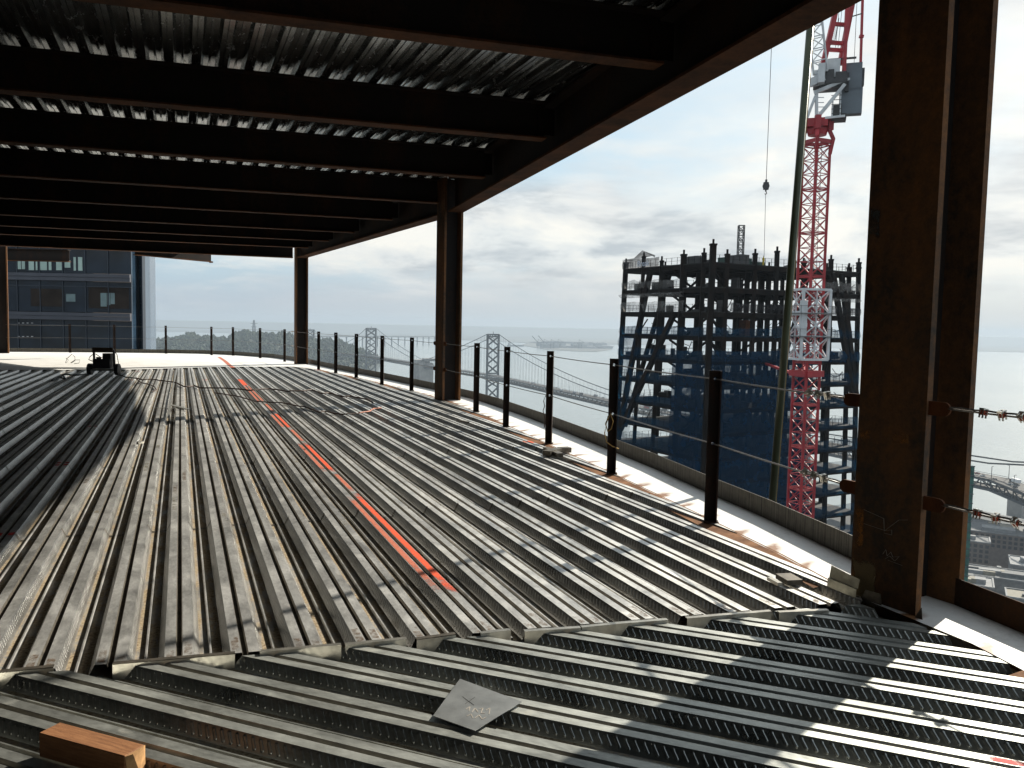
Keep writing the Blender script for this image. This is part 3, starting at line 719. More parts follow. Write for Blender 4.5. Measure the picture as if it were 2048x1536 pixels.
# orange line across the far white slab
mb = MB()
for a, b in zip([(438, 714), (450, 722), (460, 731)], [(450, 722), (460, 731), (466, 735)]):
    p, q = gnd(*a), gnd(*b); mb.add([p + Vector((-.07, 0, .0)), p + Vector((.07, 0, 0)), q + Vector((.07, 0, 0)), q + Vector((-.07, 0, 0))], [(0, 1, 2, 3)], 0, [(.3, .5), (.7, .5), (.7, .5), (.3, .5)])
o = mb.build('paint_line', M['paint_faint']); tag(o, 'orange spray line across the far white slab', 'paint line')

# ------------------------------------------------------------------ things lying on the deck
# sheet metal offcut
c = [gnd(*p, .006) for p in ((920, 1358), (1044, 1404), (950, 1462), (866, 1432))]
o = empty('metal_offcut', sum(c, Vector()) / 4); mb = MB()
q = [p - o.location for p in c]; mb.hexa([p + Vector((0, 0, -.001)) for p in q] + [p + Vector((0, 0, .0015)) for p in q]); 
M['offcut'] = simple('offcut_zinc', (0.30, 0.31, 0.31), 0.45, 0.75, 0.25, 9)
mb.build('plate', M['offcut'], o)
mb = MB()
def onp(x, y): return gnd(x, y, .0085) - o.location
for ln in [[(925, 1393), (948, 1410)], [(930, 1408), (950, 1394)], [(932, 1418), (940, 1413), (938, 1422)], [(944, 1424), (950, 1416), (956, 1424)], [(958, 1418), (966, 1416), (962, 1426), (970, 1426)], [(972, 1420), (980, 1416), (978, 1428)], [(934, 1432), (942, 1428), (946, 1436)], [(950, 1436), (958, 1430), (964, 1438), (972, 1434)]]:
    for a, b in zip(ln, ln[1:]): mb.bar(onp(*a), onp(*b), .0025 if ln[0][1] > 1411 else .0012, .0006, 0 if ln[0][1] > 1411 else 1)
mb.build('scribble', [M['chalk'], M['darkmetal']], o)
tag(o, 'loose grey kite shaped sheet metal offcut with scratched cross on the near ribs', 'metal sheet')
# timber block
zt = .088; c = [gnd(*p, zt) for p in ((77, 1465), (113, 1453), (262, 1492), (249, 1512))]
ctr = (c[0] + c[2]) / 2; ax = (c[3] - c[0]).normalized(); ln_ = (c[3] - c[0]).length; wd = .085
pn = Vector((-ax.y, ax.x, 0)); 
if pn.y < 0: pn = -pn
o = empty('timber_block', Vector((c[0].x, c[0].y, 0)), atan2(ax.y, ax.x)); mb = MB(); mb.box((ln_ / 2, wd / 2, .044), (ln_, wd, .086)); bl = mb.build('block', M['wood'], o)
bl.modifiers.new('bevel', 'BEVEL').width = .003
mb = MB(); mb.add([(ln_ + .002, .0, .086), (ln_ + .016, .02, .088), (ln_ + .010, .07, .088), (ln_ + .002, wd, .086), (ln_ + .002, wd, .02), (ln_ + .013, .05, .01), (ln_ + .002, .01, .02)], [(0, 1, 2, 3), (1, 6, 5, 2), (2, 5, 4, 3), (0, 6, 1)])
M['rawwood'] = simple('raw_wood', (0.50, 0.28, 0.12), .85, 0, .3, 30)
mb.build('split_end', M['rawwood'], o)
tag(o, 'brown sawn timber block with splintered pale end on the near left ribs', 'timber')
# small scrap
def scrap(pix, h, lab, mat, name='scrap_strip', cat='scrap metal', w=None):
    p = [gnd(*q, .01) for q in pix]; o = empty(name, p[0]); mb = MB()
    for a, b in zip(p, p[1:]): mb.bar(a - p[0] + Vector((0, 0, h / 2)), b - p[0] + Vector((0, 0, h / 2)), w or .04, h)
    mb.build('strip_body', mat, o); tag(o, lab, cat)
scrap([(310, 816), (352, 817)], .008, 'thin pale metal strip lying across two ribs, beside its crooked partner', M['closure'])
scrap([(341, 810), (376, 819)], .01, 'slanted pale metal strip lying across a flute right of the thin one', M['closure'], w=.07)
scrap([(354, 738), (346, 775), (341, 800), (337, 836)], .03, 'pale conduit pipe lying along a flute beyond the metal strips', M['closure'], 'conduit_pipe', 'pipe', .03)
scrap([(1093, 912), (1118, 905), (1139, 904)], .06, 'grey crushed sheet metal scrap on the deck edge by the white strip', M['collar'], w=.10)
scrap([(1092, 902), (1120, 915)], .05, 'bent grey scrap leaning on the crushed piece at the deck edge', M['collar'], w=.08)
scrap([(1538, 1160), (1560, 1172)], .02, 'white bent scrap on a rib near the massive column', M['closure'], w=.03)
scrap([(1566, 1156), (1590, 1170)], .03, 'dirty flattened scrap beside the white bent scrap', M['collar'], w=.10)
scrap([(918, 842), (936, 846)], .02, 'small dark clip lying on a rib in the middle of the deck', M['collar'], w=.05)
scrap([(275, 889), (286, 887)], .03, 'small lone clip on a rib left of the middle of the deck', M['closure'], w=.03)
# bent flashing beside the massive column
p = [gnd(1655, 1172, .0), gnd(1712, 1196, .0)]; o = empty('bent_flashing', p[0]); mb = MB(); d = p[1] - p[0]; n = Vector((-d.y, d.x, 0)).normalized()
prof = [(-.004, .0), (.0, .05), (.010, .053), (.022, .105)]
for (i0, j0), (i1, j1) in zip(prof, prof[1:]):
    mb.add([n * i0 + Vector((0, 0, j0)), d + n * i0 + Vector((0, 0, j0)), d + n * i1 + Vector((0, 0, j1)), n * i1 + Vector((0, 0, j1 + (.02 if j1 > .1 else 0)))], [(0, 1, 2, 3)])
M['flash'] = simple('flashing_zinc', (0.40, 0.39, 0.32), .45, .6, .25, 20)
mb.build('folded_sheet', M['flash'], o); tag(o, 'bent pale flashing sheet standing against the left side of the massive column', 'flashing')
# cords
def cord(pix, r, mat, lab, name='power_cord', seed=1):
    rnd = random.Random(seed); p = [gnd(*q, .012 + r) for q in pix]; o = empty(name, p[0]); Q = []
    for i in range(len(p) - 1):
        for k in range(5):
            t = k / 5; q = p[i].lerp(p[i + 1], t) - p[0]; q.z += .012 * rnd.random(); Q.append(q)
    Q.append(p[-1] - p[0]); mb = MB(); mb.tube(Q, r, 6); mb.build('cord_run', mat, o, smooth=True); tag(o, lab, 'cord')
cord([(238, 750), (250, 754), (273, 757), (285, 760), (305, 759), (320, 761), (352, 766), (369, 774), (389, 772), (400, 776), (450, 777), (500, 781), (540, 778), (575, 783), (604, 782), (625, 780), (645, 788), (659, 786), (686, 794), (701, 793), (717, 796), (737, 800), (746, 806)], .016, M['cord'], 'long brown cord snaking right from the black wheeled cart', seed=3)
cord([(430, 786), (470, 792), (510, 803), (560, 806), (600, 813), (612, 815), (639, 825), (651, 823), (668, 828), (690, 829), (717, 827)], .012, M['cord'], 'dark brown cord lying nearer than the long one in the middle of the deck', seed=4)
cord([(717, 827), (737, 824), (748, 818), (762, 816)], .012, M['cord_orange'], 'orange end of cord curling over the ribs mid deck', 'orange_cord', seed=5)
cord([(272, 758), (283, 766), (297, 769), (309, 774), (313, 780), (305, 784)], .012, M['cord'], 'short brown cord looping off near the black wheeled cart', seed=6)
cord([(104, 761), (118, 754), (130, 758), (125, 749), (150, 751), (178, 749)], .02, M['black'], 'black hose left of the wheeled cart', 'hose', seed=7)
# tangled wire on the far slab
o = empty('wire_tangle', gnd(145, 727)); mb = MB()
for lp in ([(131, 727), (134, 720), (144, 713), (150, 717), (150, 723), (143, 727)], [(141, 727), (150, 722), (160, 722), (158, 727), (148, 728)], [(133, 727), (137, 722), (132, 719)]):
    P = []
    for k, (x, y) in enumerate(lp):
        g = gnd(x, 728); z = (728 - y) * .02; P.append(g - o.location + Vector((0, 0, z + .01)))
    mb.tube(P, .010, 5)
mb.build('wire_loops', M['cable'], o); tag(o, 'tangle of thin wire standing on the far white slab left of the cart', 'wire')

# black wheeled cart (site machine on two wheels and a frame)
base = gnd(208, 750); o = empty('wheeled_cart', base, .12)
for x in (-.34, .34):
    mb = MB(); mb.tube([(x - .055, 0, .15), (x - .045, 0, .15), (x + .045, 0, .15), (x + .055, 0, .15)], [.10, .15, .15, .10], 18); wq = mb.build('wheel', M['black'], o)
    mb = MB(); mb.tube([(x - .06, 0, .15), (x + .06, 0, .15)], .05, 12); mb.build('hub', M['darkmetal'], wq)
for x in (-.25, .25):
    mb = MB(); mb.bar((x, .05, .12), (x, .02, .62), .045, .05); mb.bar((x, .02, .62), (x * .95, -.05, .70), .04); mb.build('upright', M['darkmetal'], o)
mb = MB(); mb.box((0, -.02, .605), (.52, .16, .012)); mb.box((0, -.09, .66), (.50, .012, .12)); mb.build('control_panel', M['brownpanel'], o)
mb = MB(); mb.tube([(-.34, 0, .15), (.34, 0, .15)], .02, 8); mb.bar((-.3, -.1, .13), (.3, -.1, .13), .03); mb.bar((-.3, -.1, .13), (-.26, .05, .13), .03); mb.bar((.3, -.1, .13), (.26, .05, .13), .03); mb.build('axle_frame', M['clip'], o)
mb = MB(); mb.box((-.02, .02, .30), (.42, .30, .24)); mb.box((.10, .03, .46), (.20, .24, .22)); mb.tube([(-.12, -.02, .40), (-.12, -.02, .47)], .06, 10); mb.build('engine', M['black'], o)
mb = MB(); mb.tube([(-.25, 0, .55), (-.33, -.02, .48), (-.36, -.04, .40), (-.27, -.02, .36)], .012, 6); mb.tube([(-.2, 0, .55), (-.05, -.05, .46), (.08, -.05, .50), (.2, 0, .44)], .010, 6); mb.tube([(.26, 0, .62), (.34, -.03, .55), (.37, -.03, .35), (.40, -.05, .02)], .009, 6); mb.build('hoses', M['black'], o)
tag(o, 'black site machine on two wheels with a brown top panel on the deck', 'cart')

# green guide pole outside the edge
p, q = at(1621.5, 40, 8.6), at(1538, 1080, 8.6)
o = empty('guide_pole', q); mb = MB(); mb.tube([Vector((0, 0, 0)) + (q - p) * .3, (p - q) * 1.25], .037, 12); mb.build('tube', M['pole_green'], o, smooth=True)
mb = MB(); off = RT * .037; mb.tube([(q - p) * .3 + off, (p - q) * 1.25 + off], .009, 6); M['yl'] = simple('sunlit_edge', (0.20, 0.13, 0.03), .6, 0, .3, 2); mb.build('sunlit_edge', M['yl'], o)  # thin yellow strip paints in the sunlit edge of the pole
tag(o, 'slanting dark green pole with its sunlit edge painted as a yellow line, hanging outside the floor edge', 'pole')

# ================================================================== the steel frame tower opposite
Np, Lp, Rp = Vector((32.9, 139)), Vector((21.3, 160)), Vector((64.4, 156.4)); Bp = Lp + Rp - Np
Cc = (Np + Bp) / 2
FH, ZR = 4.1, 12.2
def tap(z): return 1 + .0012 * (ZR - z)
def fpt(s, t, z):
    """s along N->L, t along N->R"""
    p = Np + (Lp - Np) * s + (Rp - Np) * t; p = Cc + (p - Cc) * tap(z); return Vector((p.x, p.y, z))
fb = empty('steel_frame_tower', (Cc.x, Cc.y, -178)); O = fb.location.copy()
def fp(s, t, z): return fpt(s, t, z) - O
tag(fb, 'tall dark steel frame tower under construction wrapped in blue netting', 'building')
def tt(x, a, b, ra): t = (x - a) / (b - a); return t / (ra - t * (ra - 1))
ls = [0.0] + [tt(x, 1417, 1250, 160 / 139) for x in (1400, 1361, 1319, 1284)] + [1.0]
rs = [0.0] + [tt(x, 1417, 1711, 156.4 / 139) for x in (1446, 1502, 1546, 1600, 1655)] + [1.0]
def column(s, t, zt, w=.75):
    mb = MB(); zs = [-178, -60, zt]
    a = [fp(s, t, z) for z in zs]
    for p, q in zip(a, a[1:]): mb.bar(p, q, w, w)
    mb.box(tuple(a[-1] + Vector((0, 0, .0))), (w * 1.18, w * 1.18, .3)); mb.bar(a[-1], a[-1] + Vector((0, 0, .9)), .3)
    mb.build('frame_column', M['steel_frame'], fb)
rr = random.Random(3)
for i, s in enumerate(ls):
    column(s, 0, ZR + (3.3 if i == 0 else 1.2 + rr.random() * 1.4), .95 if i == 0 else (.9 if i in (2, 5) else .65)); column(s, 1, ZR + 1 + rr.random(), .7)
for i, t in enumerate(rs[1:]):
    column(0, t, ZR + (3.0 if i == 2 else 1.2 + rr.random() * 1.3), .7)
    if 0 < i < 6: column(1, t, ZR + 1 + rr.random(), .7)
for s in (.35, .65):
    for t in (.3, .45, .6, .75): column(s, t, ZR + .5 + rr.random(), .8)
nlev = 46
for k in range(nlev):
    z = ZR - FH * k; mb = MB()
    det = k < 14
    # slab with a core opening, perimeter and inner beams
    c4 = [fp(-.012, -.008, z + .45), fp(1.012, -.008, z + .45), fp(1.012, 1.008, z + .45), fp(-.012, 1.008, z + .45)]
    mb.add(c4 + [p - Vector((0, 0, .16)) for p in c4], [(0, 3, 2, 1), (4, 5, 6, 7), (0, 1, 5, 4), (1, 2, 6, 5), (2, 3, 7, 6), (3, 0, 4, 7)], 1)
    for a, b in (((0, 0), (1, 0)), ((0, 0), (0, 1)), ((1, 0), (1, 1)), ((0, 1), (1, 1))):
        mb.bar(fp(*a, z), fp(*b, z), .35, .85)
    if det:
        for s in ls[1:5]: mb.bar(fp(s, 0, z + .02), fp(s, 1, z + .02), .3, .5)
        for t in rs[1:6]: mb.bar(fp(0, t, z - .02), fp(1, t, z - .02), .3, .5)
    mb.build('frame_floor', [M['steel_frame'], M['frame_deck']], fb)
    if det and k > 0:
        mb = MB()
        # eccentric braces beside the near corner and in the core
        for (a, b) in (((ls[1], .04), (ls[2], .04)),):
            mb.bar(fp(*a, z + FH - .5), fp(*b, z + .4), .3)
        for (a, b) in (((.04, rs[0] + .03), (.04, rs[1] + .02)), ((.45, rs[2]), (.45, rs[3])), ((.45, rs[4]), (.45, rs[3])), ((.6, .1), (.6, rs[2]))):
            mb.bar(fp(*a, z + FH - .5), fp(*b, z + .4), .32)
        mb.build('frame_brace', M['steel_frame'], fb)
    if k < 9:
        mb = MB()
        for a, b, n in (((0, 0), (1, 0), 16), ((0, 0), (0, 1), 24), ((1, 0), (1, 1), 24), ((0, 1), (1, 1), 16)):
            for j in range(n):
                f = j / n; s, t = a[0] + (b[0] - a[0]) * f, a[1] + (b[1] - a[1]) * f
                mb.bar(fp(s, t, z + .5), fp(s, t, z + 1.75), .07)
            for hh in (1.1, 1.7): mb.bar(fp(*a, z + hh), fp(*b, z + hh), .035)
        mb.build('floor_railing', M['steel_frame'], fb)
# the steep mega braces, traced on the faces
def brace(pts, w=.8):
    mb = MB()
    for a, b in zip(pts, pts[1:]): mb.bar(a, b, w, w)
    mb.build('mega_brace', M['steel_frame'], fb)
brace([fp(.66, -.01, ZR), fp(.86, -.01, ZR - 20), fp(.985, -.01, ZR - 36)]); brace([fp(.36, -.012, ZR - 4.1 * 2), fp(.93, -.012, ZR - 4.1 * 7.4)])
brace([fp(-.012, .86, ZR), fp(-.012, 1.0, ZR - 24)]); brace([fp(-.014, .795, ZR), fp(-.014, .975, ZR - 24)])
brace([fp(1, .3, ZR), fp(1, .05, ZR - 30)], .7); brace([fp(.5, 1, ZR), fp(.9, 1, ZR - 30)], .7)
# nets
def sheet(name, s0, t0, s1, t1, z0, z1, mat, nx=10, nz=3, bulge=.35, sag=0.0, off=.03):
    mb = MB(); vs = []; n = ((Lp - Np) if t0 != t1 else (Rp - Np)).normalized(); n = Vector((-n.x, -n.y, 0)); r = random.Random(int(z0 * 10) + int(s0 * 7) + nx)
    for j in range(nz + 1):
        for i in range(nx + 1):
            f, g = i / nx, j / nz; z = z0 + (z1 - z0) * g
            if j == nz: z -= sag * abs(sin(f * pi * 2.5)) + sag * .3 * r.random()
            if j == 0: z += sag * .5 * r.random()
            p = fp(s0 + (s1 - s0) * f, t0 + (t1 - t0) * f, z) + n * (off * 20 + bulge * sin(g * pi) * (.4 + .6 * r.random())); vs.append(p)
    fs = [(j * (nx + 1) + i, j * (nx + 1) + i + 1, (j + 1) * (nx + 1) + i + 1, (j + 1) * (nx + 1) + i) for j in range(nz) for i in range(nx)]
    mb.add(vs, fs); return mb.build(name, mat, fb)
def Lf(k): return ZR - FH * k + .5
# top level dark shrouds with lettering
sheet('shroud', ls[3], 0, 1.01, 0, Lf(0) - .2, Lf(0) + 1.6, M['net_dark'], 8, 2, .15, .1)
mb = MB(); q = [fp(.60, -.02, Lf(0) + 1.5), fp(.74, -.03, Lf(0) + 3.0), fp(.86, -.02, Lf(0) + 1.75), fp(1.02, -.02, Lf(0) + 1.6), fp(1.03, .05, Lf(0) + 1.6), fp(.75, .06, Lf(0) + 2.3)]
mb.add(q, [(0, 1, 5), (1, 2, 5), (2, 3, 4, 5)]); mb.build('tarp', M['net_dark'], fb)
for k, s0, s1, zz, zt, mt in ((1, .3, 1, 0, 2.0, 'net_white'), (3, .0, 1, -.3, 1.5, 'net_blue'), (2, .25, 1, 0, 1.9, 'net_white')):
    sheet('edge_net', s0, 0, s1, 0, Lf(k) + zz, Lf(k) + zt, M[mt], 14, 3, .3, .7 if k == 1 else .2)
sheet('hung_net', .25, 0, 1, 0, Lf(2) + 2.5, Lf(2) + 3.4, M['net_white'], 12, 3, 1.2, .1)
for k, t0, t1, z0, z1, mt in ((1, .70, 1, 0, 2.6, 'net_white'), (2, .72, 1, 2.4, 3.3, 'net_white'), (2, .1, 1, 0, 1.6, 'net_dark'), (3, .0, 1, -.3, 1.5, 'net_blue')):
    sheet('edge_net', 0, t0, 0, t1, Lf(k) + z0, Lf(k) + z1, M[mt], 14, 3, .3, .8 if k == 1 else .2)
for k in range(4, 13):
    dense = k > 5
    z0, z1 = Lf(k) - .5, Lf(k) + 3.5
    if k == 4:
        sheet('blue_net', .02, 0, 1, 0, z0, Lf(k) + 1.6, M['net_blue'], 14, 3, .3, .2); sheet('blue_net', .78, 0, 1, 0, Lf(k) + 1.2, z1, M['net_blue'], 6, 3, .4); sheet('blue_net', 0, 0, 0, 1, z0, Lf(k) + 1.7, M['net_dense'], 14, 3, .3, .2)
    else:
        sheet('blue_net', 0, 0, .34, 0, z0, z1, M['net_dense'], 6, 3, .3); sheet('blue_net', .34, 0, .8, 0, z0, Lf(k) + (1.2 if k < 8 else 2.4), M['net_blue'], 10, 3, .3, .15); sheet('blue_net', .8, 0, 1, 0, z0, z1, M['net_blue'], 5, 3, .35)
        sheet('blue_net', 0, 0, 0, .66, z0, z1, M['net_dense'], 14, 3, .3); sheet('blue_net', 0, .66, 0, 1, z0, Lf(k) + 1.6, M['net_blue'], 8, 3, .3)
# inner clutter: stacked material, crates, ducts
rr = random.Random(11)
for k in range(0, 7):
    for j in range(12 if k else 8):
        mb = MB()
        s, t = (rr.random(), rr.random() * .25 + .02) if rr.random() < .5 else (rr.random() * .35 + .02, rr.random())
        h = rr.choice([.4, .6, .9, 1.3, 1.9]); p = fp(s, t, Lf(k) + h / 2); mb.box(tuple(p), (.7 + 2.6 * rr.random(), .5 + 1.3 * rr.random(), h), rr.random() * 3)
        mb.build('material_stack', M['crane_dark'], fb)
mb = MB(); p = fp(.12, .30, Lf(3) + 1.4); mb.box(tuple(p), (1.6, 1.6, 2.8), .5); mb.build('red_hoist_car', M['tab'], fb)
mb = MB(); p = fp(.35, .36, Lf(0) + .9); mb.box(tuple(p), (5.5, 3, 1.8), .5); mb.box(tuple(p + Vector((4, 1, -.3))), (3.2, 2, 1.2), .5); M['tarpgreen'] = simple('tarp_green', (.035, .07, .06), .8, 0, .3, 1); mb.build('green_shed', M['tarpgreen'], fb)
rr = random.Random(31)
for k in range(0, 8):
    for j in range(9 if k else 0):
        mb = MB(); s_, t_ = rr.uniform(.05, .95), rr.uniform(.02, .9); z_ = Lf(k)
        if j < 5: a_ = fp(s_, t_, z_); mb.bar(a_, fp(min(1, s_ + rr.uniform(-.1, .1)), min(.98, t_ + rr.uniform(-.08, .08)), z_ + rr.uniform(2.5, 3.4)), rr.choice([.08, .12, .2]))
        else: mb.bar(fp(s_, t_, z_ + rr.uniform(1, 3)), fp(s_ + rr.uniform(-.12, .12), t_ + rr.uniform(-.12, .12), z_ + rr.uniform(1, 3)), .1)
        mb.build('loose_strut', M['steel_frame'], fb)
    for j in range(5 if k else 0):
        mb = MB(); t_ = rr.uniform(0, .9); a_, b_ = fp(-.015, t_, Lf(k) + rr.uniform(1.2, 2.8)), fp(-.015, t_ + .1, Lf(k) + rr.uniform(1.2, 2.8)); m_ = (a_ + b_) / 2 - Vector((0, 0, .8)); mb.tube([a_, (a_ + m_) / 2 - Vector((0, 0, .25)), m_, (m_ + b_) / 2 - Vector((0, 0, .25)), b_], .06, 5); mb.build('slack_cable', M['steel_frame'], fb)
# lettering on the shroud
cu = bpy.data.curves.new('shroud_lettering', 'FONT'); cu.body = 'Break'; cu.size = 1.5; cu.extrude = .01
to = bpy.data.objects.new('shroud_lettering', cu); COL.objects.link(to); to.parent = fb
d = (Np - Lp).normalized(); nn = Vector((Rp.x - Np.x, Rp.y - Np.y, 0)).normalized()
to.matrix_local = Matrix.Translation(fp(.80, 0, Lf(0) + .1) - nn * .95) @ Matrix(((d.x, 0, -nn.x, 0), (d.y, 0, -nn.y, 0), (0, 1, 0, 0), (0, 0, 0, 1)))
M['lettering'] = simple('pale_lettering', (.45, .5, .6), .8, 0, .1, 3); cu.materials.append(M['lettering'])
bpy.context.view_layer.update(); mx_ = to.matrix_local.copy()
me_ = bpy.data.meshes.new_from_object(to.evaluated_get(bpy.context.evaluated_depsgraph_get())); bpy.data.objects.remove(to)
if not me_.materials: me_.materials.append(M['lettering'])
to = bpy.data.objects.new('shroud_lettering', me_); COL.objects.link(to); to.parent = fb; to.matrix_local = mx_
# lattice mast on the roof
def lattice(mb, a, b, w, n, r, tri=False, mi=0, xdir=None):
    a, b = Vector(a), Vector(b); d = (b - a).normalized(); x = (xdir or Vector((1, 0, 0))); x = (x - d * x.dot(d)).normalized(); y = d.cross(x)
    cs = [(-1, -1), (1, -1), (1, 1), (-1, 1)] if not tri else [(-1, -.6), (1, -.6), (0, 1.1)]
    P = [[a.lerp(b, k / n) + x * (i * w / 2) + y * (j * w / 2) for i, j in cs] for k in range(n + 1)]
    m = len(cs)
    for c_ in range(m): mb.bar(P[0][c_], P[n][c_], r * 1.6, None, mi)
    for k in range(n):
        for c_ in range(m):
            e = (c_ + 1) % m
            mb.bar(P[k][c_], P[k][e], r, None, mi)
            if k % 2: mb.bar(P[k][c_], P[k + 1][e], r, None, mi)
            else: mb.bar(P[k][e], P[k + 1][c_], r, None, mi)
    for c_ in range(m): mb.bar(P[n][c_], P[n][(c_ + 1) % m], r, None, mi)
bs = at(1480.5, 512, 152); tp = at(1481.5, 451, 152)
o = empty('lattice_mast', bs - Vector((0, 0, 1.5))); mb = MB(); lattice(mb, (0, 0, 0), (0, 0, tp.z - bs.z + 1.5), .95, 8, .09); mb.build('lattice_section', M['crane_dark'], o)
tag(o, 'short dark lattice hoist mast standing on the frame tower roof', 'mast')

# workers
def person(loc, rz, pose, vest, lab):
    root = empty('person', loc, rz)
    V = [(0, 0, .95), (0, 0, 1.15), (0, 0, 1.38), (0, 0, 1.50), (0, -.02, 1.62), (0, -.03, 1.74),
         (.10, 0, .90), (.12, -.02, .50), (.12, .02, .08), (.12, -.14, .03), (-.10, 0, .90), (-.13, .0, .50), (-.14, .06, .08), (-.14, -.10, .03),
         (.20, 0, 1.40), (.27, -.02, 1.14), (.25, -.16, .92), (.25, -.22, .86), (-.20, 0, 1.40), (-.28, .02, 1.14), (-.24, -.12, .92), (-.24, -.18, .85)]
    E_ = [(0, 1), (1, 2), (2, 3), (3, 4), (4, 5), (0, 6), (6, 7), (7, 8), (8, 9), (0, 10), (10, 11), (11, 12), (12, 13), (2, 14), (14, 15), (15, 16), (16, 17), (2, 18), (18, 19), (19, 20), (20, 21)]
    Rr = [.15, .14, .16, .065, .09, .085, .10, .075, .05, .05, .10, .075, .05, .05, .075, .055, .042, .045, .075, .055, .042, .045]
    def bend(p):
        x, y, z = p
        if pose == 'bent' and z > .93:
            a = .9; z0 = .95; return (x, y * cos(a) - (z - z0) * sin(a), z0 + (z - z0) * cos(a) + y * sin(a))
        if pose == 'sit':
            if z > .8: return (x, y, z - .45)
            if z > .3: return (x, y - .38, .45)
            return (x, y - .40, z)
        return p
    V = [bend(p) for p in V]
    me = bpy.data.meshes.new('body'); me.from_pydata(V, E_, []); me.materials.append(vest)
    b = bpy.data.objects.new('body', me); COL.objects.link(b); b.parent = root
    sk = b.modifiers.new('skin', 'SKIN')
    sv = me.skin_vertices[0].data if me.skin_vertices else None
    if sv is None:
        bm = bmesh.new(); bm.from_mesh(me); bm.verts.layers.skin.verify(); bm.to_mesh(me); bm.free(); sv = me.skin_vertices[0].data
    for i, r in enumerate(Rr): sv[i].radius = (r, r); sv[i].use_root = (i == 0)
    b.modifiers.new('sub', 'SUBSURF').levels = 1; b.modifiers['sub'].render_levels = 1
    h = Vector(V[5]); mb = MB(); vs = []; n = 10
    mb.tube([h + Vector((0, -.01, .015)), h + Vector((0, -.01, .06)), h + Vector((0, 0, .12)), h + Vector((0, 0, .15))], [.14, .125, .10, .03], n); mb.build('hard_hat', M['hat'], root)
    tag(root, lab, 'person', 'workers on the frame tower')
    return root
def on_floor(px, py, k, lab, pose='stand', vest=None, rz=0.0, inset=.04, zoff=0.0):
    z = Lf(k) + zoff; d = ray(px, py); 
    p = None
    # walk out along the ray to just behind the nearer wall of the tower
    for face, (A_, B_) in (('l', (Np, Lp)), ('r', (Np, Rp))):
        e = B_ - A_; den = d.x * e.y - d.y * e.x
        t = (A_.x * e.y - A_.y * e.x) / den; q = Vector((d.x * t, d.y * t)); f = (q - A_).dot(e) / e.length_squared
        if -.01 <= f <= 1.01 and t > 0: p = q; break
    if p is None: p = at(px, py, 145).to_2d()
    p = p + (Cc - p).normalized() * (1.2 + inset * 20)
    return person(Vector((p.x, p.y, z)), rz, pose, vest or M['cloth'], lab)
on_floor(1258, 575, 1, 'worker at the very left corner of the upper frame floor, leaning sideways', rz=1.2)
on_floor(1269, 575, 1, 'worker standing with arms out beside the corner worker', rz=.3)
on_floor(1296, 665, 3, 'lone dark worker standing at the blue net edge left of the frame', rz=.8)
on_floor(1327, 748, 5, 'worker crouching behind blue netting lower on the frame', 'bent', rz=1.6)
on_floor(1535, 528, 0, 'worker in yellow vest on the frame tower roof by the green shed', vest=M['yellow'], rz=2.)
on_floor(1612, 525, 0, 'roof worker seen through the left side of the crane mast', vest=M['tab'], rz=.5)
on_floor(1634, 525, 0, 'roof worker seen through the right side of the crane mast', rz=-.5)
on_floor(1691, 577, 1, 'worker in orange vest right of the crane mast', 'bent', M['orange'], .4)
on_floor(1484, 565, 1, 'worker inside the upper frame floor below the roof mast', rz=.9, inset=.2)

# ================================================================== tower crane
CX, CY = 40.8, 115.0
cr = empty('tower_crane', (CX, CY, -178)); OC = cr.location.copy()
tag(cr, 'red lattice tower crane with white climbing cage and grey counterweight', 'crane')
dirv = Vector((CX, CY, 0)).normalized(); rv = Vector((dirv.y, -dirv.x, 0))          # away, right
def cp(x, y, dy=0.0):
    """photo point at the crane's distance (+dy metres farther) -> crane local"""
    d = ray(x, y); base = Vector((CX, CY, 0)) + dirv * dy
    t = (base - Vector((0, 0, 0))).dot(dirv) / Vector((d.x, d.y, 0)).dot(dirv); return EYE + d * t - OC
mw = 2.42; yaw45 = atan2(rv.y, rv.x) + pi / 4
ztop = cp(1634, 292).z
cor = [Vector((cos(yaw45 + k * pi / 2), sin(yaw45 + k * pi / 2), 0)) for k in range(4)]
cor = [(cor[k] + cor[(k + 1) % 4]) * (mw / 2) for k in range(4)]
mb = MB()
for c_ in cor: mb.bar(c_, c_ + Vector((0, 0, ztop)), .30, .30)
mb.build('mast_chords', M['crane_red'], cr)
mb = MB(); z = ztop; 
while z > 120:
    for j in range(3):
        z1, z0 = z - 1.88 * j - .12, z - 1.88 * (j + 1) - .02
        for a, b in zip(cor, cor[1:] + cor[:1]):
            mb.bar(a + Vector((0, 0, z1)), b + Vector((0, 0, z0)), .09); mb.bar(b + Vector((0, 0, z1)), a + Vector((0, 0, z0)), .09); mb.bar(a + Vector((0, 0, z0 - .05)), b + Vector((0, 0, z0 - .05)), .10)
    for a, b in zip(cor, cor[1:] + cor[:1]): mb.bar(a + Vector((0, 0, z - .02)), b + Vector((0, 0, z - .02)), .16)
    z -= 5.9
mb.build('mast_bracing', M['crane_red'], cr)
mb = MB(); lx = dirv * -.3 + rv * .45
for o_ in (-.22, .22): mb.bar(lx + rv * o_ + Vector((0, 0, 120)), lx + rv * o_ + Vector((0, 0, ztop)), .05)
z = 120
while z < ztop: mb.bar(lx - rv * .22 + Vector((0, 0, z)), lx + rv * .22 + Vector((0, 0, z)), .04); z += .5
mb.build('ladder', M['crane_dark'], cr)
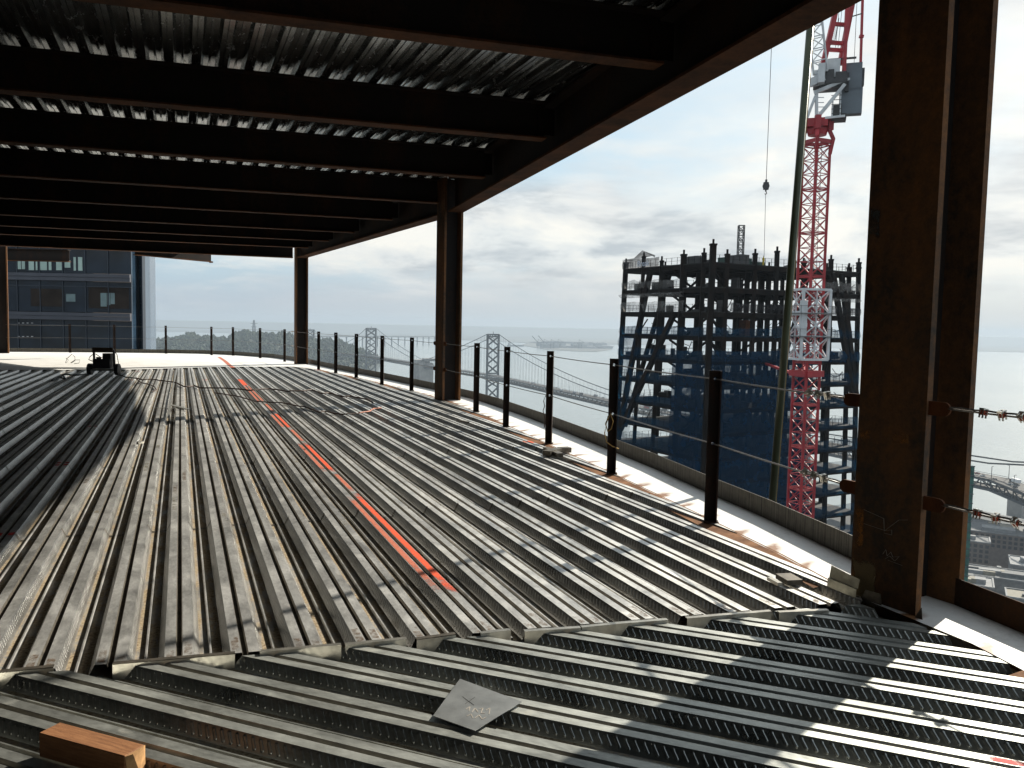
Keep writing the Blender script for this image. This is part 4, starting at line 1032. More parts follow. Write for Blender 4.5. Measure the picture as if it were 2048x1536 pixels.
# climbing cage
zc0, zc1 = cp(1612, 718).z, cp(1616, 580).z
yc = atan2(rv.y, rv.x) + radians(28); s2 = 1.95
cc = [Vector((cos(yc) * i - sin(yc) * j, sin(yc) * i + cos(yc) * j, 0)) * s2 for i, j in ((-1, -1), (1, -1), (1, 1), (-1, 1))]
mb = MB(); zm = zc0 + (zc1 - zc0) * .33; zm2 = zc0 + (zc1 - zc0) * .66
for c_ in cc: mb.bar(c_ + Vector((0, 0, zc0)), c_ + Vector((0, 0, zc1)), .34)
for a, b in zip(cc, cc[1:] + cc[:1]):
    for zz in (zc0, zm, zm2, zc1): mb.bar(a + Vector((0, 0, zz)), b + Vector((0, 0, zz)), .30 if zz in (zc0, zc1) else .2)
    m_ = (a + b) / 2; mb.bar(m_ + Vector((0, 0, zc0)), m_ + Vector((0, 0, zc1)), .16)
    for za, zb in ((zc0, zm), (zm, zm2), (zm2, zc1)): mb.bar(a + Vector((0, 0, za)), b + Vector((0, 0, zb)), .15); mb.bar(b + Vector((0, 0, za)), a + Vector((0, 0, zb)), .15)
mb.bar(cc[0] * .9 + Vector((0, 0, zm)), cc[0] * .9 + Vector((0, 0, zc1 - 1.5)), .9, .5); mb.bar(cc[3] + Vector((0, 0, zm2)), cc[0] + Vector((0, 0, zm2)), .6)
mb.build('climbing_cage', M['crane_white'], cr)
mb = MB()
for a, b in zip(cc, cc[1:] + cc[:1]):
    for zz in (zm, zm2):
        mb.bar(a * 1.18 + Vector((0, 0, zz)), b * 1.18 + Vector((0, 0, zz)), .6, .06); mb.bar(a * 1.3 + Vector((0, 0, zz + 1.0)), b * 1.3 + Vector((0, 0, zz + 1.0)), .05)
        for f in (0, .33, .66): q = a.lerp(b, f) * 1.3; mb.bar(q + Vector((0, 0, zz)), q + Vector((0, 0, zz + 1.0)), .05)
mb.build('cage_walkway', M['crane_dark'], cr)
# tie collar to the frame tower
zt_ = cp(1600, 746).z; mb = MB()
for a, b in zip(cor, cor[1:] + cor[:1]): mb.bar(a * 1.25 + Vector((0, 0, zt_)), b * 1.25 + Vector((0, 0, zt_)), .5, .8)
for t_, c_ in ((.36, cor[1]), (.62, cor[2])): mb.bar(c_ * 1.2 + Vector((0, 0, zt_)), Vector(((fpt(0, t_, ZR) - OC).x, (fpt(0, t_, ZR) - OC).y, zt_)), .35)
mb.build('tie_collar', M['crane_red'], cr)
# slewing ring and head
a0, a1 = cp(1634, 290), cp(1636, 240)
def ctr(x, y): return cp(x, y)
mb = MB(); zr0, zr1 = ztop, cp(1636, 236).z; zmid = cp(1636, 262).z
for c_ in cor:
    mb.bar(c_ + Vector((0, 0, zr0 - 1.2)), c_ * 1.22 + Vector((0, 0, zr0 + .9)), .40); mb.bar(c_ * 1.22 + Vector((0, 0, zr0 + .8)), c_ * .9 + Vector((0, 0, zmid)), .5)
for a, b in zip(cor, cor[1:] + cor[:1]): mb.bar(a * 1.1 + Vector((0, 0, zr0 + .5)), b * 1.1 + Vector((0, 0, zr0 + .5)), .22, .5)
mb.tube([Vector((0, 0, zmid - .6)), Vector((0, 0, zmid))], [1.2, 1.35], 20)
for c_ in cor: mb.bar(c_ * .95 + Vector((0, 0, zmid)), c_ * .95 + Vector((0, 0, zr1)), .7)
mb.box((0, 0, zmid + .95), (2.6, 2.6, 1.1), yaw45 - pi / 4); mb.box((0, 0, zmid + .2), (2.2, 2.2, .4), yaw45)
mb.build('slewing_ring', M['crane_red'], cr)
# upper white frame
mb = MB()
def b2(p, q, w, dy0=0, dy1=None): mb.bar(cp(*p, dy0), cp(*q, dy0 if dy1 is None else dy1), w)
for dy in (-1.2, 1.2):
    b2((1614, 236), (1631, 192), .35, dy); b2((1633, 236), (1633, 186), .35, dy); b2((1634, 236), (1690, 168), .42, dy)
    b2((1628, 186), (1690, 160), .45, dy); b2((1620, 172), (1700, 158), .3, dy)
    b2((1650, 236), (1690, 232), .3, dy); b2((1680, 236), (1682, 175), .12, dy); b2((1664, 236), (1666, 200), .12, dy)
    for yy in (195, 205, 214, 224): b2((1634, yy), (1648, yy), .1, dy)
for x in (1634, 1660, 1690): b2((x, 164), (x, 164), .3, -1.2, 1.2)
mb.build('machinery_frame', M['crane_white'], cr)
mb = MB()
def bx(x0, y0, x1, y1, dy, th, m_=0):
    p = cp((x0 + x1) / 2, (y0 + y1) / 2, dy); w = abs(x1 - x0) / 14.0; h = abs(y1 - y0) / 14.0
    mb.box(tuple(p), (w, th, h), atan2(rv.y, rv.x), m_)
bx(1637, 131, 1649, 166, -1.6, 1.6); bx(1652, 124, 1678, 158, 0, 2.2); bx(1629, 142, 1637, 154, -1.2, .8)
p0, p1 = cp(1618, 166, -2.0), cp(1649, 153, -2.0); mb.bar(p0, p1, .25, 1.0)
mb.build('machinery_house', M['crane_white'], cr)
mb = MB(); bx(1630, 164, 1690, 172, 0, 3.2); bx(1652, 140, 1667, 158, -1.3, .3); bx(1672, 148, 1692, 172, -.4, 2.0); bx(1640, 172, 1676, 180, 0, 2.4); bx(1664, 214, 1682, 234, .3, 2.0); bx(1664, 236, 1690, 242, 0, 2.0); bx(1683, 228, 1692, 238, 0, .8)
bx(1722, 139, 1728, 170, .8, 1.0); bx(1716, 160, 1726, 172, .4, 1.0)
for yy in range(190, 234, 9): bx(1664, yy, 1682, yy + 1, -1.3, .1)
mb.build('machinery_deck', M['crane_dark'], cr)
mb = MB(); bx(1690, 131, 1721, 182, .6, 1.6); bx(1681, 181, 1721, 228, .6, 1.6); bx(1692, 129, 1719, 131, .6, 1.2); bx(1683, 228, 1716, 230, .6, 1.2); mb.build('counterweight', M['crane_grey'], cr)
mb = MB(); bx(1660, 116, 1709, 119, -.5, .3); bx(1690, 150, 1697, 184, .2, 1.7); mb.build('winch_boom', M['crane_dark'], cr)
# A-frame
mb = MB()
for dy in (0,):
    b2((1646, 130), (1668, 36), .62, -.8); b2((1668, 36), (1690, -60), .6, -.8); b2((1680, 130), (1704, 8), .62, .4); b2((1704, 8), (1718, -60), .6, .4); b2((1687, 160), (1694, 20), .42, -1.0); b2((1694, 20), (1700, -60), .4, -1)
for ya, yb in ((48, 50), (85, 87), (99, 101)):
    f = (130 - ya) / 94; x0 = 1646 + 22 * f; x1 = 1680 + 18.5 * f; mb.bar(cp(x0, ya, -.8), cp(x1, yb, .2), .45)
b2((1721, 134), (1727, -60), .28, 1.0); b2((1722, 76), (1723.5, 70), .5, 1.0)
mb.build('gantry_frame', M['crane_red'], cr)
mb = MB(); b2((1704, 33), (1724, 27), .12); b2((1708, 130), (1716, -40), .05); b2((1676, 95), (1690, -40), .05); b2((1671, 95), (1684, -40), .05)
for k in range(8): b2((1664 + k * .9, 80 - k * 4), (1671 + k * .9, 80 - k * 4), .06)
b2((1663, 80), (1671, 36), .06); b2((1670, 80), (1678, 36), .06); mb.build('gantry_ropes', M['crane_dark'], cr)
# luffing jib, white lattice leaning up to the left
ja, jb = cp(1641, 146, -1.0), cp(1560, -620, -8.0)
mb = MB(); lattice(mb, ja, jb, 1.75, 30, .11, False, 0, rv); mb.build('jib', M['crane_white'], cr)
# hook block on its rope
hk = cp(1532, 372, -8.0) + OC; tp = jb + OC; tpz = tp.z
o = empty('hook_block', hk); mb = MB()
bx0 = .42
mb.tube([Vector((0, -.16, 0)), Vector((0, .16, 0))], .42, 16); mb.box((0, 0, 0), (.62, .42, .95)); mb.box((0, 0, .62), (.22, .26, .4)); mb.build('pulley_block', M['crane_dark'], o)
mb = MB(); mb.tube([(0, 0, -.48), (0, 0, -.72)], .10, 8); mb.tube([(0, 0, -.72), (.13, 0, -.82), (.13, 0, -.96), (0, 0, -1.05), (-.12, 0, -.98)], .07, 8); mb.build('hook', M['crane_dark'], o)
mb = MB(); mb.bar((0, 0, .6), (at(1543, 60, hk.y).x - hk.x, 0, 60), .06); mb.bar((0, 0, -1.0), (at(1528.5, 505, hk.y).x - hk.x, 0, -9.2), .045); mb.build('hoist_rope', M['crane_dark'], o)
tag(o, 'small hook block hanging on a thin rope left of the crane', 'hook block')

# ================================================================== glass tower at the left
GY = 75.0
gt = empty('glass_tower', at(120, 700, GY)); OG = gt.location.copy()
tag(gt, 'dark blue glass apartment tower seen past the far left column', 'building')
def gp(x, y, dy=0.0): return at(x, y, GY + dy) - OG
FLH = 3.5
def gx(px): return at(px, 640, GY).x - OG.x
zb0 = gp(150, 625).z                       # top of the second band
x_l, x_r = gx(-420), gx(262)
zlo, zhi = -178 - OG.z, 30.0
levels = [zb0 + FLH * k for k in range(-8, 8)]
# body core (behind the panes)
xcr = at(272, 640, GY + 12).x - OG.x; mb = MB(); mb.box(((x_l + xcr) / 2, 6.5, (zlo + zhi) / 2), (xcr - x_l, 11, zhi - zlo)); mb.build('core', M['interior'], gt)
for z in levels:
    for nm, z0, z1, pr in (('spandrel', z - .42, z, .22),):
        mb = MB(); mb.box(((x_l + x_r) / 2, .12 - pr / 2, z - .16), (x_r - x_l, .2 + pr, .30)); mb.box(((x_l + x_r) / 2, .12 - pr / 2 + .03, z - .50), (x_r - x_l, .2 + pr - .05, .34)); mb.build('spandrel', M['spandrel'], gt)
    # panes
    npn = 15; wpn = (x_r - x_l) / npn
    mb = MB(); mb2 = MB()
    for i in range(npn):
        x = x_l + wpn * (i + .5)
        mb.box((x, .18, z + (FLH - .70) / 2 + .02), (wpn - .07, .05, FLH - .74))
        mb2.box((x_l + wpn * i, .14, z + (FLH - .70) / 2), (.07, .14, FLH - .70))
    mb2.box(((x_l + x_r) / 2, .13, z + 2.35), (x_r - x_l, .12, .06))
    mb.build('window_glass', M['glass_dark'], gt); mb2.build('window_mullions', M['mullion'], gt)
# lit rooms: pale curtains and furniture glimpsed through the glass (flush panes of another tint)
mb = MB()
for a, b, y0, y1 in [(34, 40, 521, 538), (42, 48, 521, 538), (56, 66, 520, 540), (70, 73, 520, 540), (78, 92, 520, 540), (96, 101, 520, 540), (111, 123, 520, 540), (128, 139, 520, 535), (146, 150, 514, 541), (155, 163, 514, 541), (131, 149, 588, 603), (200, 212, 586, 613), (214, 219, 586, 610), (220, 228, 586, 608)]:
    mb = MB(); p, q = gp(a, y1, -0.0), gp(b, y0, -0.0); mb.box(((p.x + q.x) / 2, .13, (p.z + q.z) / 2), (q.x - p.x, .03, q.z - p.z)); mb.build('pale_window_view', M['curtain'] if y0 < 560 else M['curtain_dim'], gt)
mb = MB()
for a, b, y0, y1 in [(60, 126, 578, 612), (176, 256, 574, 616)]:
    mb = MB(); p, q = gp(a, y1), gp(b, y0); mb.box(((p.x + q.x) / 2, .14, (p.z + q.z) / 2), (q.x - p.x, .02, q.z - p.z)); mb.build('dark_room_view', M['interior'], gt)
mb = MB()
for x in range(36, 64, 9):
    for y in (646, 673): p = gp(x, y); mb.box((p.x, .10, p.z), (.16, .05, .06))
M['lamp'] = simple('ceiling_spot', (.6, .6, .6), .5); mb.build('room_fitting', M['lamp'], gt)
# right bay return, recess and fin
gxd = lambda px, dy: at(px, 640, GY + dy).x - OG.x
xr2, xr3, xr4 = gxd(274, 2.7), gxd(290, 3.0), gxd(303, 6.5)
mb = MB()
for z in levels:
    mb.hexa([(x_r - .02, .02, z - .62), (xr2, 2.6, z - .62), (xr2, 2.8, z - .62), (x_r - .02, .2, z - .62), (x_r - .02, .02, z), (xr2, 2.6, z), (xr2, 2.8, z), (x_r - .02, .2, z)])
mb.build('bay_spandrel', M['glass_pale'], gt)
mb = MB(); mb.hexa([(x_r, .15, zlo), (xr2 - .05, 2.72, zlo), (xr2 - .05, 3, zlo), (x_r, .4, zlo), (x_r, .15, zhi), (xr2 - .05, 2.72, zhi), (xr2 - .05, 3, zhi), (x_r, .4, zhi)]); mb.build('bay_glass', M['glass_blue'], gt)
mb = MB(); mb.box(((xr2 + xr3) / 2 - .3, 3.6, (zlo + zhi) / 2), (xr3 - xr2 + .6, 1.2, zhi - zlo)); mb.build('recess_glass', M['glass_blue'], gt)
mb = MB()
for z in levels:
    mb.box(((xr2 + xr3) / 2, 2.96, z - .1), (xr3 - xr2, .1, .10)); mb.box(((xr2 + xr3) / 2, 2.96, z - .9), (xr3 - xr2, .1, .08)); mb.box(((xr2 + xr3) / 2, 2.96, z + 1.0), (xr3 - xr2, .1, .05))
mb.box((xr3, 2.7, (zlo + zhi) / 2), (.12, .6, zhi - zlo)); mb.box((xr2 + .05, 2.8, (zlo + zhi) / 2), (.10, .4, zhi - zlo)); mb.build('recess_mullions', M['mullion'], gt)
mb = MB(); mb.hexa([(xr3 + .05, 2.9, zlo), (xr4, 6.5, zlo), (xr4, 7.5, zlo), (xr3 + .05, 4, zlo), (xr3 + .05, 2.9, zhi), (xr4, 6.5, zhi), (xr4, 7.5, zhi), (xr3 + .05, 4, zhi)]); mb.build('pale_fin', M['glass_pale'], gt)

# ================================================================== bay, island, bridge
ZW = -181.0
def wmat():
    m, nt, b = newmat('bay_water'); co = objco(nt)
    n1 = noise(nt, co, .035, 4, .6); n2 = noise(nt, co, .0016, 5, .6, (1, .35, 1))
    L(nt, ramp(nt, n2, [(.35, (.19, .22, .225)), (.65, (.26, .285, .28))]), b.inputs['Base Color'])
    b.inputs['Roughness'].default_value = .22; b.inputs['Specular IOR Level'].default_value = .5
    bump(nt, b, n1, .35, 2.0); return m
M['water'] = wmat()
mb = MB(); R_ = 90000; mb.add([(-R_, -R_, ZW), (R_, -R_, ZW), (R_, R_, ZW), (-R_, R_, ZW)], [(0, 1, 2, 3)]); struct(mb.build('water', M['water']))
M['land'] = simple('city_ground', (.05, .05, .05), .9, 0, .35, .01)
mb = MB(); shore = [(-1500, -1500), (2500, -1500), (1500, 300), (820, 560), (600, 700), (478, 770), (452, 810), (380, 850), (300, 780), (150, 640), (-100, 560), (-700, 700), (-1500, 900)]
mb.prism(shore, ZW - 5, ZW + 3); struct(mb.build('ground', M['land']))
M['farland'] = simple('far_shore', (.10, .105, .10), .95, 0, .3, .002)
def far_land(pts, z=3): mb = MB(); mb.prism(pts, ZW - 5, ZW + z); return struct(mb.build('ground', M['farland']))
def wpx(x, y): return gnd(x, y, ZW + 3)
far_land([wpx(x, y).to_2d() for x, y in [(1040, 690), (1065, 694), (1100, 699), (1150, 702), (1195, 703), (1222, 699), (1228, 692), (1180, 686), (1110, 682), (1062, 684)]])
far_land([(700, 8600), (2500, 9300), (4500, 9000), (9000, 8200), (60000, 9000), (60000, 70000), (-60000, 70000), (-60000, 15000), (-9000, 11500), (-3500, 11000), (-1500, 10400), (-300, 9200), (200, 8500)], 3)
far_land([(-3600, 5600), (-1500, 5400), (-1250, 5700), (-1900, 6300), (-3600, 6500)], 3)
# warehouses, stacks and cranes at the port
M['port'] = simple('port_block', (.20, .21, .22), .9, 0, .3, .01)
rr = random.Random(5); plab = ['pale', 'long', 'low', 'tall', 'small', 'wide']
for i in range(16):
    x, y = rr.uniform(1072, 1210), rr.uniform(690, 698); p = wpx(x, y); h = rr.uniform(12, 34)
    mb = MB(); wv = rr.uniform(50, 150); mb.box((0, 0, h / 2), (wv, 60, h)); mb.box((wv * .1, 0, h + 2), (wv * .5, 40, 4)); o = mb.build('port_shed', M['port'], None, p, rr.random())
    tag(o, 'hazy grey shed on the container port across the bay', 'shed', 'hazy sheds on the container port')
for i, x in enumerate((1078, 1090, 1104, 1118, 1160)):
    p = wpx(x, 697 - (i % 2)); o = empty('port_crane', p, .4); mb = MB(); hgt = 46
    for sx in (-12, 12):
        for sy in (-9, 9): mb.bar((sx, sy, 0), (sx, sy, hgt), 3)
        mb.bar((sx, -9, hgt * .5), (sx, 9, hgt * .5), 2.5)
    mb.build('portal_legs', M['bridge'], o); mb = MB(); mb.bar((-60 if i > 1 else -10, 0, hgt), (40, 0, hgt), 5, 4)
    if i < 2: mb.bar((-10, 0, hgt), (-62, 0, hgt + 52), 5, 4)
    mb.bar((-12, 0, hgt), (-8, 0, hgt + 26), 3); mb.bar((-8, 0, hgt + 26), (38, 0, hgt + 2), 2); mb.build('crane_boom', M['bridge'], o)
    tag(o, ['container crane with raised boom, leftmost on the hazy port', 'container crane with raised boom, second on the hazy port', 'container crane with level boom in the middle of the port', 'container crane with level boom right of the middle one', 'container crane standing apart at the right of the port'][i], 'port crane', 'container cranes at the port')
# ship
p = wpx(1030, 692); o = empty('cargo_ship', p, .2); mb = MB(); mb.prism([(-70, -10), (60, -10), (78, 0), (60, 10), (-70, 10)], -3, 9); mb.build('hull', M['bridge'], o); mb = MB(); mb.box((-50, 0, 18), (18, 16, 18)); mb.tube([(-52, 0, 27), (-52, 0, 36)], 3, 8); mb.bar((30, 0, 9), (30, 0, 30), 2); mb.build('deckhouse', M['port'], o)
tag(o, 'small hazy cargo ship on the bay left of the container port', 'ship')

# wooded island
prof = [(200, 700), (260, 692), (300, 685), (320, 682), (345, 678), (380, 671), (400, 677), (425, 675), (455, 680), (476, 667), (510, 666), (545, 671), (570, 668), (600, 674), (640, 681), (680, 686), (710, 695), (735, 706), (752, 714)]
IY = 3300.0
mb = MB(); nx = len(prof) * 4; nyr = 10; grid = []
def prof_y(x):
    for (a, ya), (b, yb) in zip(prof, prof[1:]):
        if a <= x <= b: return ya + (yb - ya) * (x - a) / (b - a)
    return prof[-1][1]
rr = random.Random(8)
for i in range(nx + 1):
    x = 200 + 552 * i / nx; rp = at(x, prof_y(x) + 2.5, IY); hgt = max(0, rp.z - ZW)
    row = []
    for j in range(nyr + 1):
        g = j / nyr; dy = (g - .5) * 900; hh = hgt * max(0, cos((g - .5) * pi)) ** .8 * (.94 + .12 * rr.random()) - 1.5
        f = (IY + dy) / IY if False else 1
        row.append(Vector((rp.x * (1 + dy / IY * .6), IY + dy, ZW + hh)))
    grid.append(row)
vs = [p for r in grid for p in r]; fs = [(i * (nyr + 1) + j, (i + 1) * (nyr + 1) + j, (i + 1) * (nyr + 1) + j + 1, i * (nyr + 1) + j + 1) for i in range(nx) for j in range(nyr)]
mb.add(vs, fs); M['hill'] = simple('hill_scrub', (.055, .062, .045), .95, 0, .4, .02); struct(mb.build('hill', M['hill'], smooth=True))
mb = MB()
def blob(c, r, h):
    n = 5; vs = [c + Vector((0, 0, -.3 * h))]; 
    for zz, rf in ((.15, 1.0), (.6, .75)):
        a0 = rr.random() * 6
        vs += [c + Vector((cos(a0 + 2 * pi * k / n) * r * rf * rr.uniform(.75, 1.2), sin(a0 + 2 * pi * k / n) * r * rf * rr.uniform(.75, 1.2), h * zz)) for k in range(n)]
    vs.append(c + Vector((0, 0, h)))
    fs = [(0, 1 + (k + 1) % n, 1 + k) for k in range(n)] + [(1 + k, 1 + (k + 1) % n, 6 + (k + 1) % n, 6 + k) for k in range(n)] + [(6 + k, 6 + (k + 1) % n, 11) for k in range(n)]
    mb.add(vs, fs)
for _ in range(5200):
    i = rr.random() * nx; j = min(nyr, abs(rr.gauss(.30, .2)) * nyr) if rr.random() < .7 else rr.uniform(3.6, 5.2); i0, j0 = min(nx - 1, int(i)), min(nyr - 1, int(j))
    p = grid[i0][j0].lerp(grid[i0 + 1][j0], i - i0); q = grid[i0][j0 + 1].lerp(grid[i0 + 1][j0 + 1], i - i0); c_ = p.lerp(q, j - j0)
    if c_.z < ZW + 8: continue
    s = rr.choice([1, 1, 1, 1.5]); blob(c_, rr.uniform(4, 8) * s, rr.uniform(6, 13) * s * (1.25 if 4 < j < 5.5 else 1))
M['wood_far'] = simple('far_foliage', (.030, .042, .022), .95, 0, .6, .05)
struct(mb.build('island_wood', M['wood_far']), 'stuff')
# pylon behind the island
p = at(508, 668, 5200); o = empty('lattice_pylon', Vector((p.x, p.y, ZW + 3))); mb = MB(); tz = at(508, 640, 5200).z - ZW - 3
for sx in (-1, 1):
    for sy in (-1, 1): mb.bar((sx * 16, sy * 16, 0), (sx * 2.5, sy * 2.5, tz), 4)
for k in range(1, 9): 
    zz = tz * k / 9; w_ = 32 - 27 * k / 9; mb.bar((-w_ / 2, 0, zz), (w_ / 2, 0, zz), 2.5)
mb.bar((-22, 0, tz * .88), (22, 0, tz * .88), 3); mb.bar((-18, 0, tz * .76), (18, 0, tz * .76), 3); mb.build('lattice_legs', M['bridge'], o); tag(o, 'faint tall lattice pylon above the island trees', 'pylon')

# suspension bridge
br = empty('suspension_bridge', (0, 0, ZW)); OB = br.location.copy()
tag(br, 'long grey double deck suspension bridge crossing the bay in haze', 'bridge')
nodes = [(2240, 1052, 560), (2000, 958, 690), (1230, 803, 1345), (985, 750, 1990), (845, 728, 2330), (742, 711, 2780), (620, 702, 3200)]
path = [at(x, y, Y) for x, y, Y in nodes]
def along(i, f): return path[i].lerp(path[i + 1], f)
fine = [along(i, k / 12) for i in range(len(path) - 1) for k in range(12)] + [path[-1]]
WD, DP = 20.0, 9.0
mb = MB(); mbt = MB(); mbl = MB()
for i in range(len(fine) - 1):
    a, b = fine[i] - OB, fine[i + 1] - OB; d = (b - a).normalized(); n = Vector((-d.y, d.x, 0)).normalized()
    mb.hexa([p + n * s * WD / 2 + Vector((0, 0, z)) for p, z in ((a, 0), (b, 0)) for s, z in ((-1, -1.2), (1, -1.2), (1, 0), (-1, 0))])
    mb.hexa([p + n * s * WD / 2 + Vector((0, 0, z)) for p in (a, b) for s, z in ((-1, -DP - 1.2), (1, -DP - 1.2), (1, -DP), (-1, -DP))])
    m_ = max(1, int((b - a).length / 9))
    for s in (-1, 1):
        o_ = n * (s * WD / 2)
        for k in range(m_):
            p, q = a.lerp(b, k / m_) + o_, a.lerp(b, (k + 1) / m_) + o_
            mbt.bar(p, p + Vector((0, 0, -DP)), .7); mbt.bar(p + Vector((0, 0, -1 if k % 2 else -DP)), q + Vector((0, 0, -DP if k % 2 else -1)), .7)
        mbt.bar(a + o_ + Vector((0, 0, -1.2)), b + o_ + Vector((0, 0, -1.2)), 1.1, 1.6); mbt.bar(a + o_ + Vector((0, 0, -DP)), b + o_ + Vector((0, 0, -DP)), 1.1, 1.8); mbt.bar(a + o_ + Vector((0, 0, 1.0)), b + o_ + Vector((0, 0, 1.0)), .3)
        if i % 3 == 0: mbl.bar(a + o_, a + o_ + Vector((0, 0, 11)), .35); mbl.bar(a + o_ + Vector((0, 0, 11)), a + o_ * .8 + Vector((0, 0, 11.2)), .3)
mb.build('road_deck', M['asphalt'], br); mbt.build('deck_truss', M['bridge'], br); mbl.build('lamp_posts', M['bridge'], br)
def tower(i, toppx, wpxs):
    base = path[i] - OB; d = (path[i + 1] - path[i - 1]).normalized() if i < len(path) - 1 else (path[i] - path[i - 1]).normalized(); n = Vector((-d.y, d.x, 0)).normalized()
    # width across from the photo
    scale = F / nodes[i][2]; hw = (wpxs / 2) / scale / max(.35, abs(n.x)); hw = min(hw, 26)
    top = at(*toppx, nodes[i][2]).z - OB.z
    lg = [base + n * hw, base - n * hw]; mb = MB()
    for p in lg:
        mb.bar(Vector((p.x, p.y, -2)) , Vector((p.x, p.y, top)), 5.5, 5.5)
    mb.build('tower_legs', M['bridge'], br)
    mb = MB(); zs = [6, base.z * .52, base.z - DP - 4]; hs = [base.z + 4 + (top - base.z - 10) * k / 4 for k in range(5)]
    for za, zb in list(zip(zs, zs[1:])) + list(zip(hs, hs[1:])):
        for p, q in (lg, lg[::-1]): mb.bar(Vector((p.x, p.y, za)), Vector((q.x, q.y, zb)), 3.2)
    for zz in (hs[0], hs[-1], base.z - DP - 4): mb.bar(Vector((lg[0].x, lg[0].y, zz)), Vector((lg[1].x, lg[1].y, zz)), 3.2)
    mb.bar(Vector((lg[0].x, lg[0].y, top - 1)), Vector((lg[1].x, lg[1].y, top - 1)), 4, 3)
    for k in range(6): q = lg[0].lerp(lg[1], (k + .5) / 6); mb.bar(Vector((q.x, q.y, top - 7)), Vector((q.x, q.y, top)), 2.2)
    mb.bar(Vector((base.x, base.y, top)), Vector((base.x, base.y, top + 6)), 1.2)
    mb.build('tower_bracing', M['bridge'], br)
    mb = MB(); mb.box((base.x, base.y, 1), (2 * hw + 14, 24, 10), atan2(n.y, n.x)); mb.build('tower_pier', M['concrete'], br)
    return [Vector((p.x, p.y, top)) for p in lg], n, hw
T3 = tower(3, (985, 668), 22); T5 = tower(5, (742, 656), 17); T6 = tower(6, (620, 659), 13)
# anchorage
p = path[4] - OB; d = (path[5] - path[3]).normalized(); mb = MB(); top = at(850, 722, 2330).z - OB.z
mb.box((p.x, p.y, top / 2 - 4), (62, 40, top), atan2(d.y, d.x) + pi / 2 * 0); mb.box((p.x - 6, p.y, top - 1), (40, 42, 10), atan2(d.y, d.x)); mb.box((p.x + 18, p.y - 8, top + 4), (26, 30, 8), atan2(d.y, d.x))
for k in range(-3, 4): q = p + Vector((d.x * 9 * k - d.y * 0, d.y * 9 * k, 0)); mb.box((q.x, q.y, top / 2 - 6), (3, 43, top - 6), atan2(d.y, d.x))
mb.build('anchorage_pier', M['concrete'], br)
mbc = MB(); mbs = MB()
def catenary(A_, B_, sagz, pa, pb, n=36):
    """cable from A_ to B_ dipping to sagz; suspenders to the deck line pa->pb"""
    P = []
    for k in range(n + 1):
        t = k / n; q = A_.lerp(B_, t); q.z = A_.z + (B_.z - A_.z) * t - sagz * 4 * t * (1 - t); P.append(q)
    mbc.tube(P, .75, 6)
    for k in range(1, n):
        t = k / n; dz = pa.lerp(pb, t).z
        if P[k].z > dz + 2: mbs.bar(P[k], Vector((P[k].x, P[k].y, dz)), .32)
for s in (0, 1):
    sg = 1 if s == 0 else -1
    # tower 3 -> right down to the deck near node 2 and on to the near side
    q = along(1, .72) - OB + T3[1] * T3[2] * sg; q.z += 4
    catenary(T3[0][s], q, 22, path[3] - OB, along(1, .72) - OB, 48)
    q2 = path[1] - OB + T3[1] * T3[2] * sg; q2.z += 14; mbc.tube([q, along(1, .35) - OB + T3[1] * T3[2] * sg + Vector((0, 0, 8)), q2, path[0] - OB + T3[1] * T3[2] * sg + Vector((0, 0, 40))], .75, 6)
    q = path[4] - OB + T3[1] * T3[2] * sg * .8; q.z += 6
    catenary(T3[0][s], q, 5, path[3] - OB, path[4] - OB, 24); catenary(T5[0][s], q, 6, path[5] - OB, path[4] - OB, 24)
    catenary(T5[0][s], T6[0][s], 58, path[5] - OB, path[6] - OB, 30)
mbc.build('main_cables', M['bridge'], br); mbs.build('hanger_ropes', M['bridge'], br)
# east viaduct far behind the island
o = empty('viaduct', at(690, 676, 5600)); mb = MB(); a, b = at(560, 673, 5200) - o.location, at(880, 673, 7400) - o.location; mb.bar(a, b, 24, 9)
for k in range(22): q = a.lerp(b, k / 21); mb.bar(q, Vector((q.x, q.y, ZW - o.location.z)), 9)
mb.build('viaduct_span', M['bridge'], o); tag(o, 'faint low viaduct on piers beyond the suspension bridge towers', 'viaduct')
# traffic on the near part of the bridge
rr = random.Random(21); vm = [simple('car_white', (.7, .7, .7), .4), simple('car_dark', (.05, .05, .06), .4), simple('car_red', (.25, .03, .03), .4), simple('car_silver', (.35, .36, .38), .35)]
def car(i0, f, lane, truck, m_, lab):
    p = along(i0, f); d = (path[i0 + 1] - path[i0]).normalized(); n = Vector((-d.y, d.x, 0)).normalized(); o = empty('truck' if truck else 'car', p + n * lane + Vector((0, 0, .02)), atan2(d.y, d.x))
    if truck:
        mb = MB(); mb.box((-1.6, 0, 2.3), (9, 2.5, 3.0)); mb.build('cargo_box', m_, o); mb = MB(); mb.box((4.2, 0, 1.7), (2.2, 2.4, 2.4)); mb.build('cab', vm[1], o); L_ = (-5, -3.5, 3.8)
    else:
        mb = MB(); mb.hexa([(-2.2, -.9, .35), (2.2, -.9, .35), (2.2, .9, .35), (-2.2, .9, .35), (-2.2, -.88, .95), (2.15, -.88, .85), (2.15, .88, .85), (-2.2, .88, .95)]); mb.build('body', m_, o)
        mb = MB(); mb.hexa([(-1.9, -.8, .95), (1.0, -.8, .9), (1.0, .8, .9), (-1.9, .8, .95), (-1.4, -.68, 1.48), (.3, -.68, 1.48), (.3, .68, 1.48), (-1.4, .68, 1.48)]); mb.build('cabin', vm[1], o); L_ = (-1.4, 1.4)
    for x in L_:
        for y in (-.95, .95): mb = MB(); mb.tube([(x, y - .1, .34), (x, y + .1, .34)], .34, 10); mb.build('wheel', M['black'], o)
    tag(o, lab, 'truck' if truck else 'car', 'traffic on the bridge')
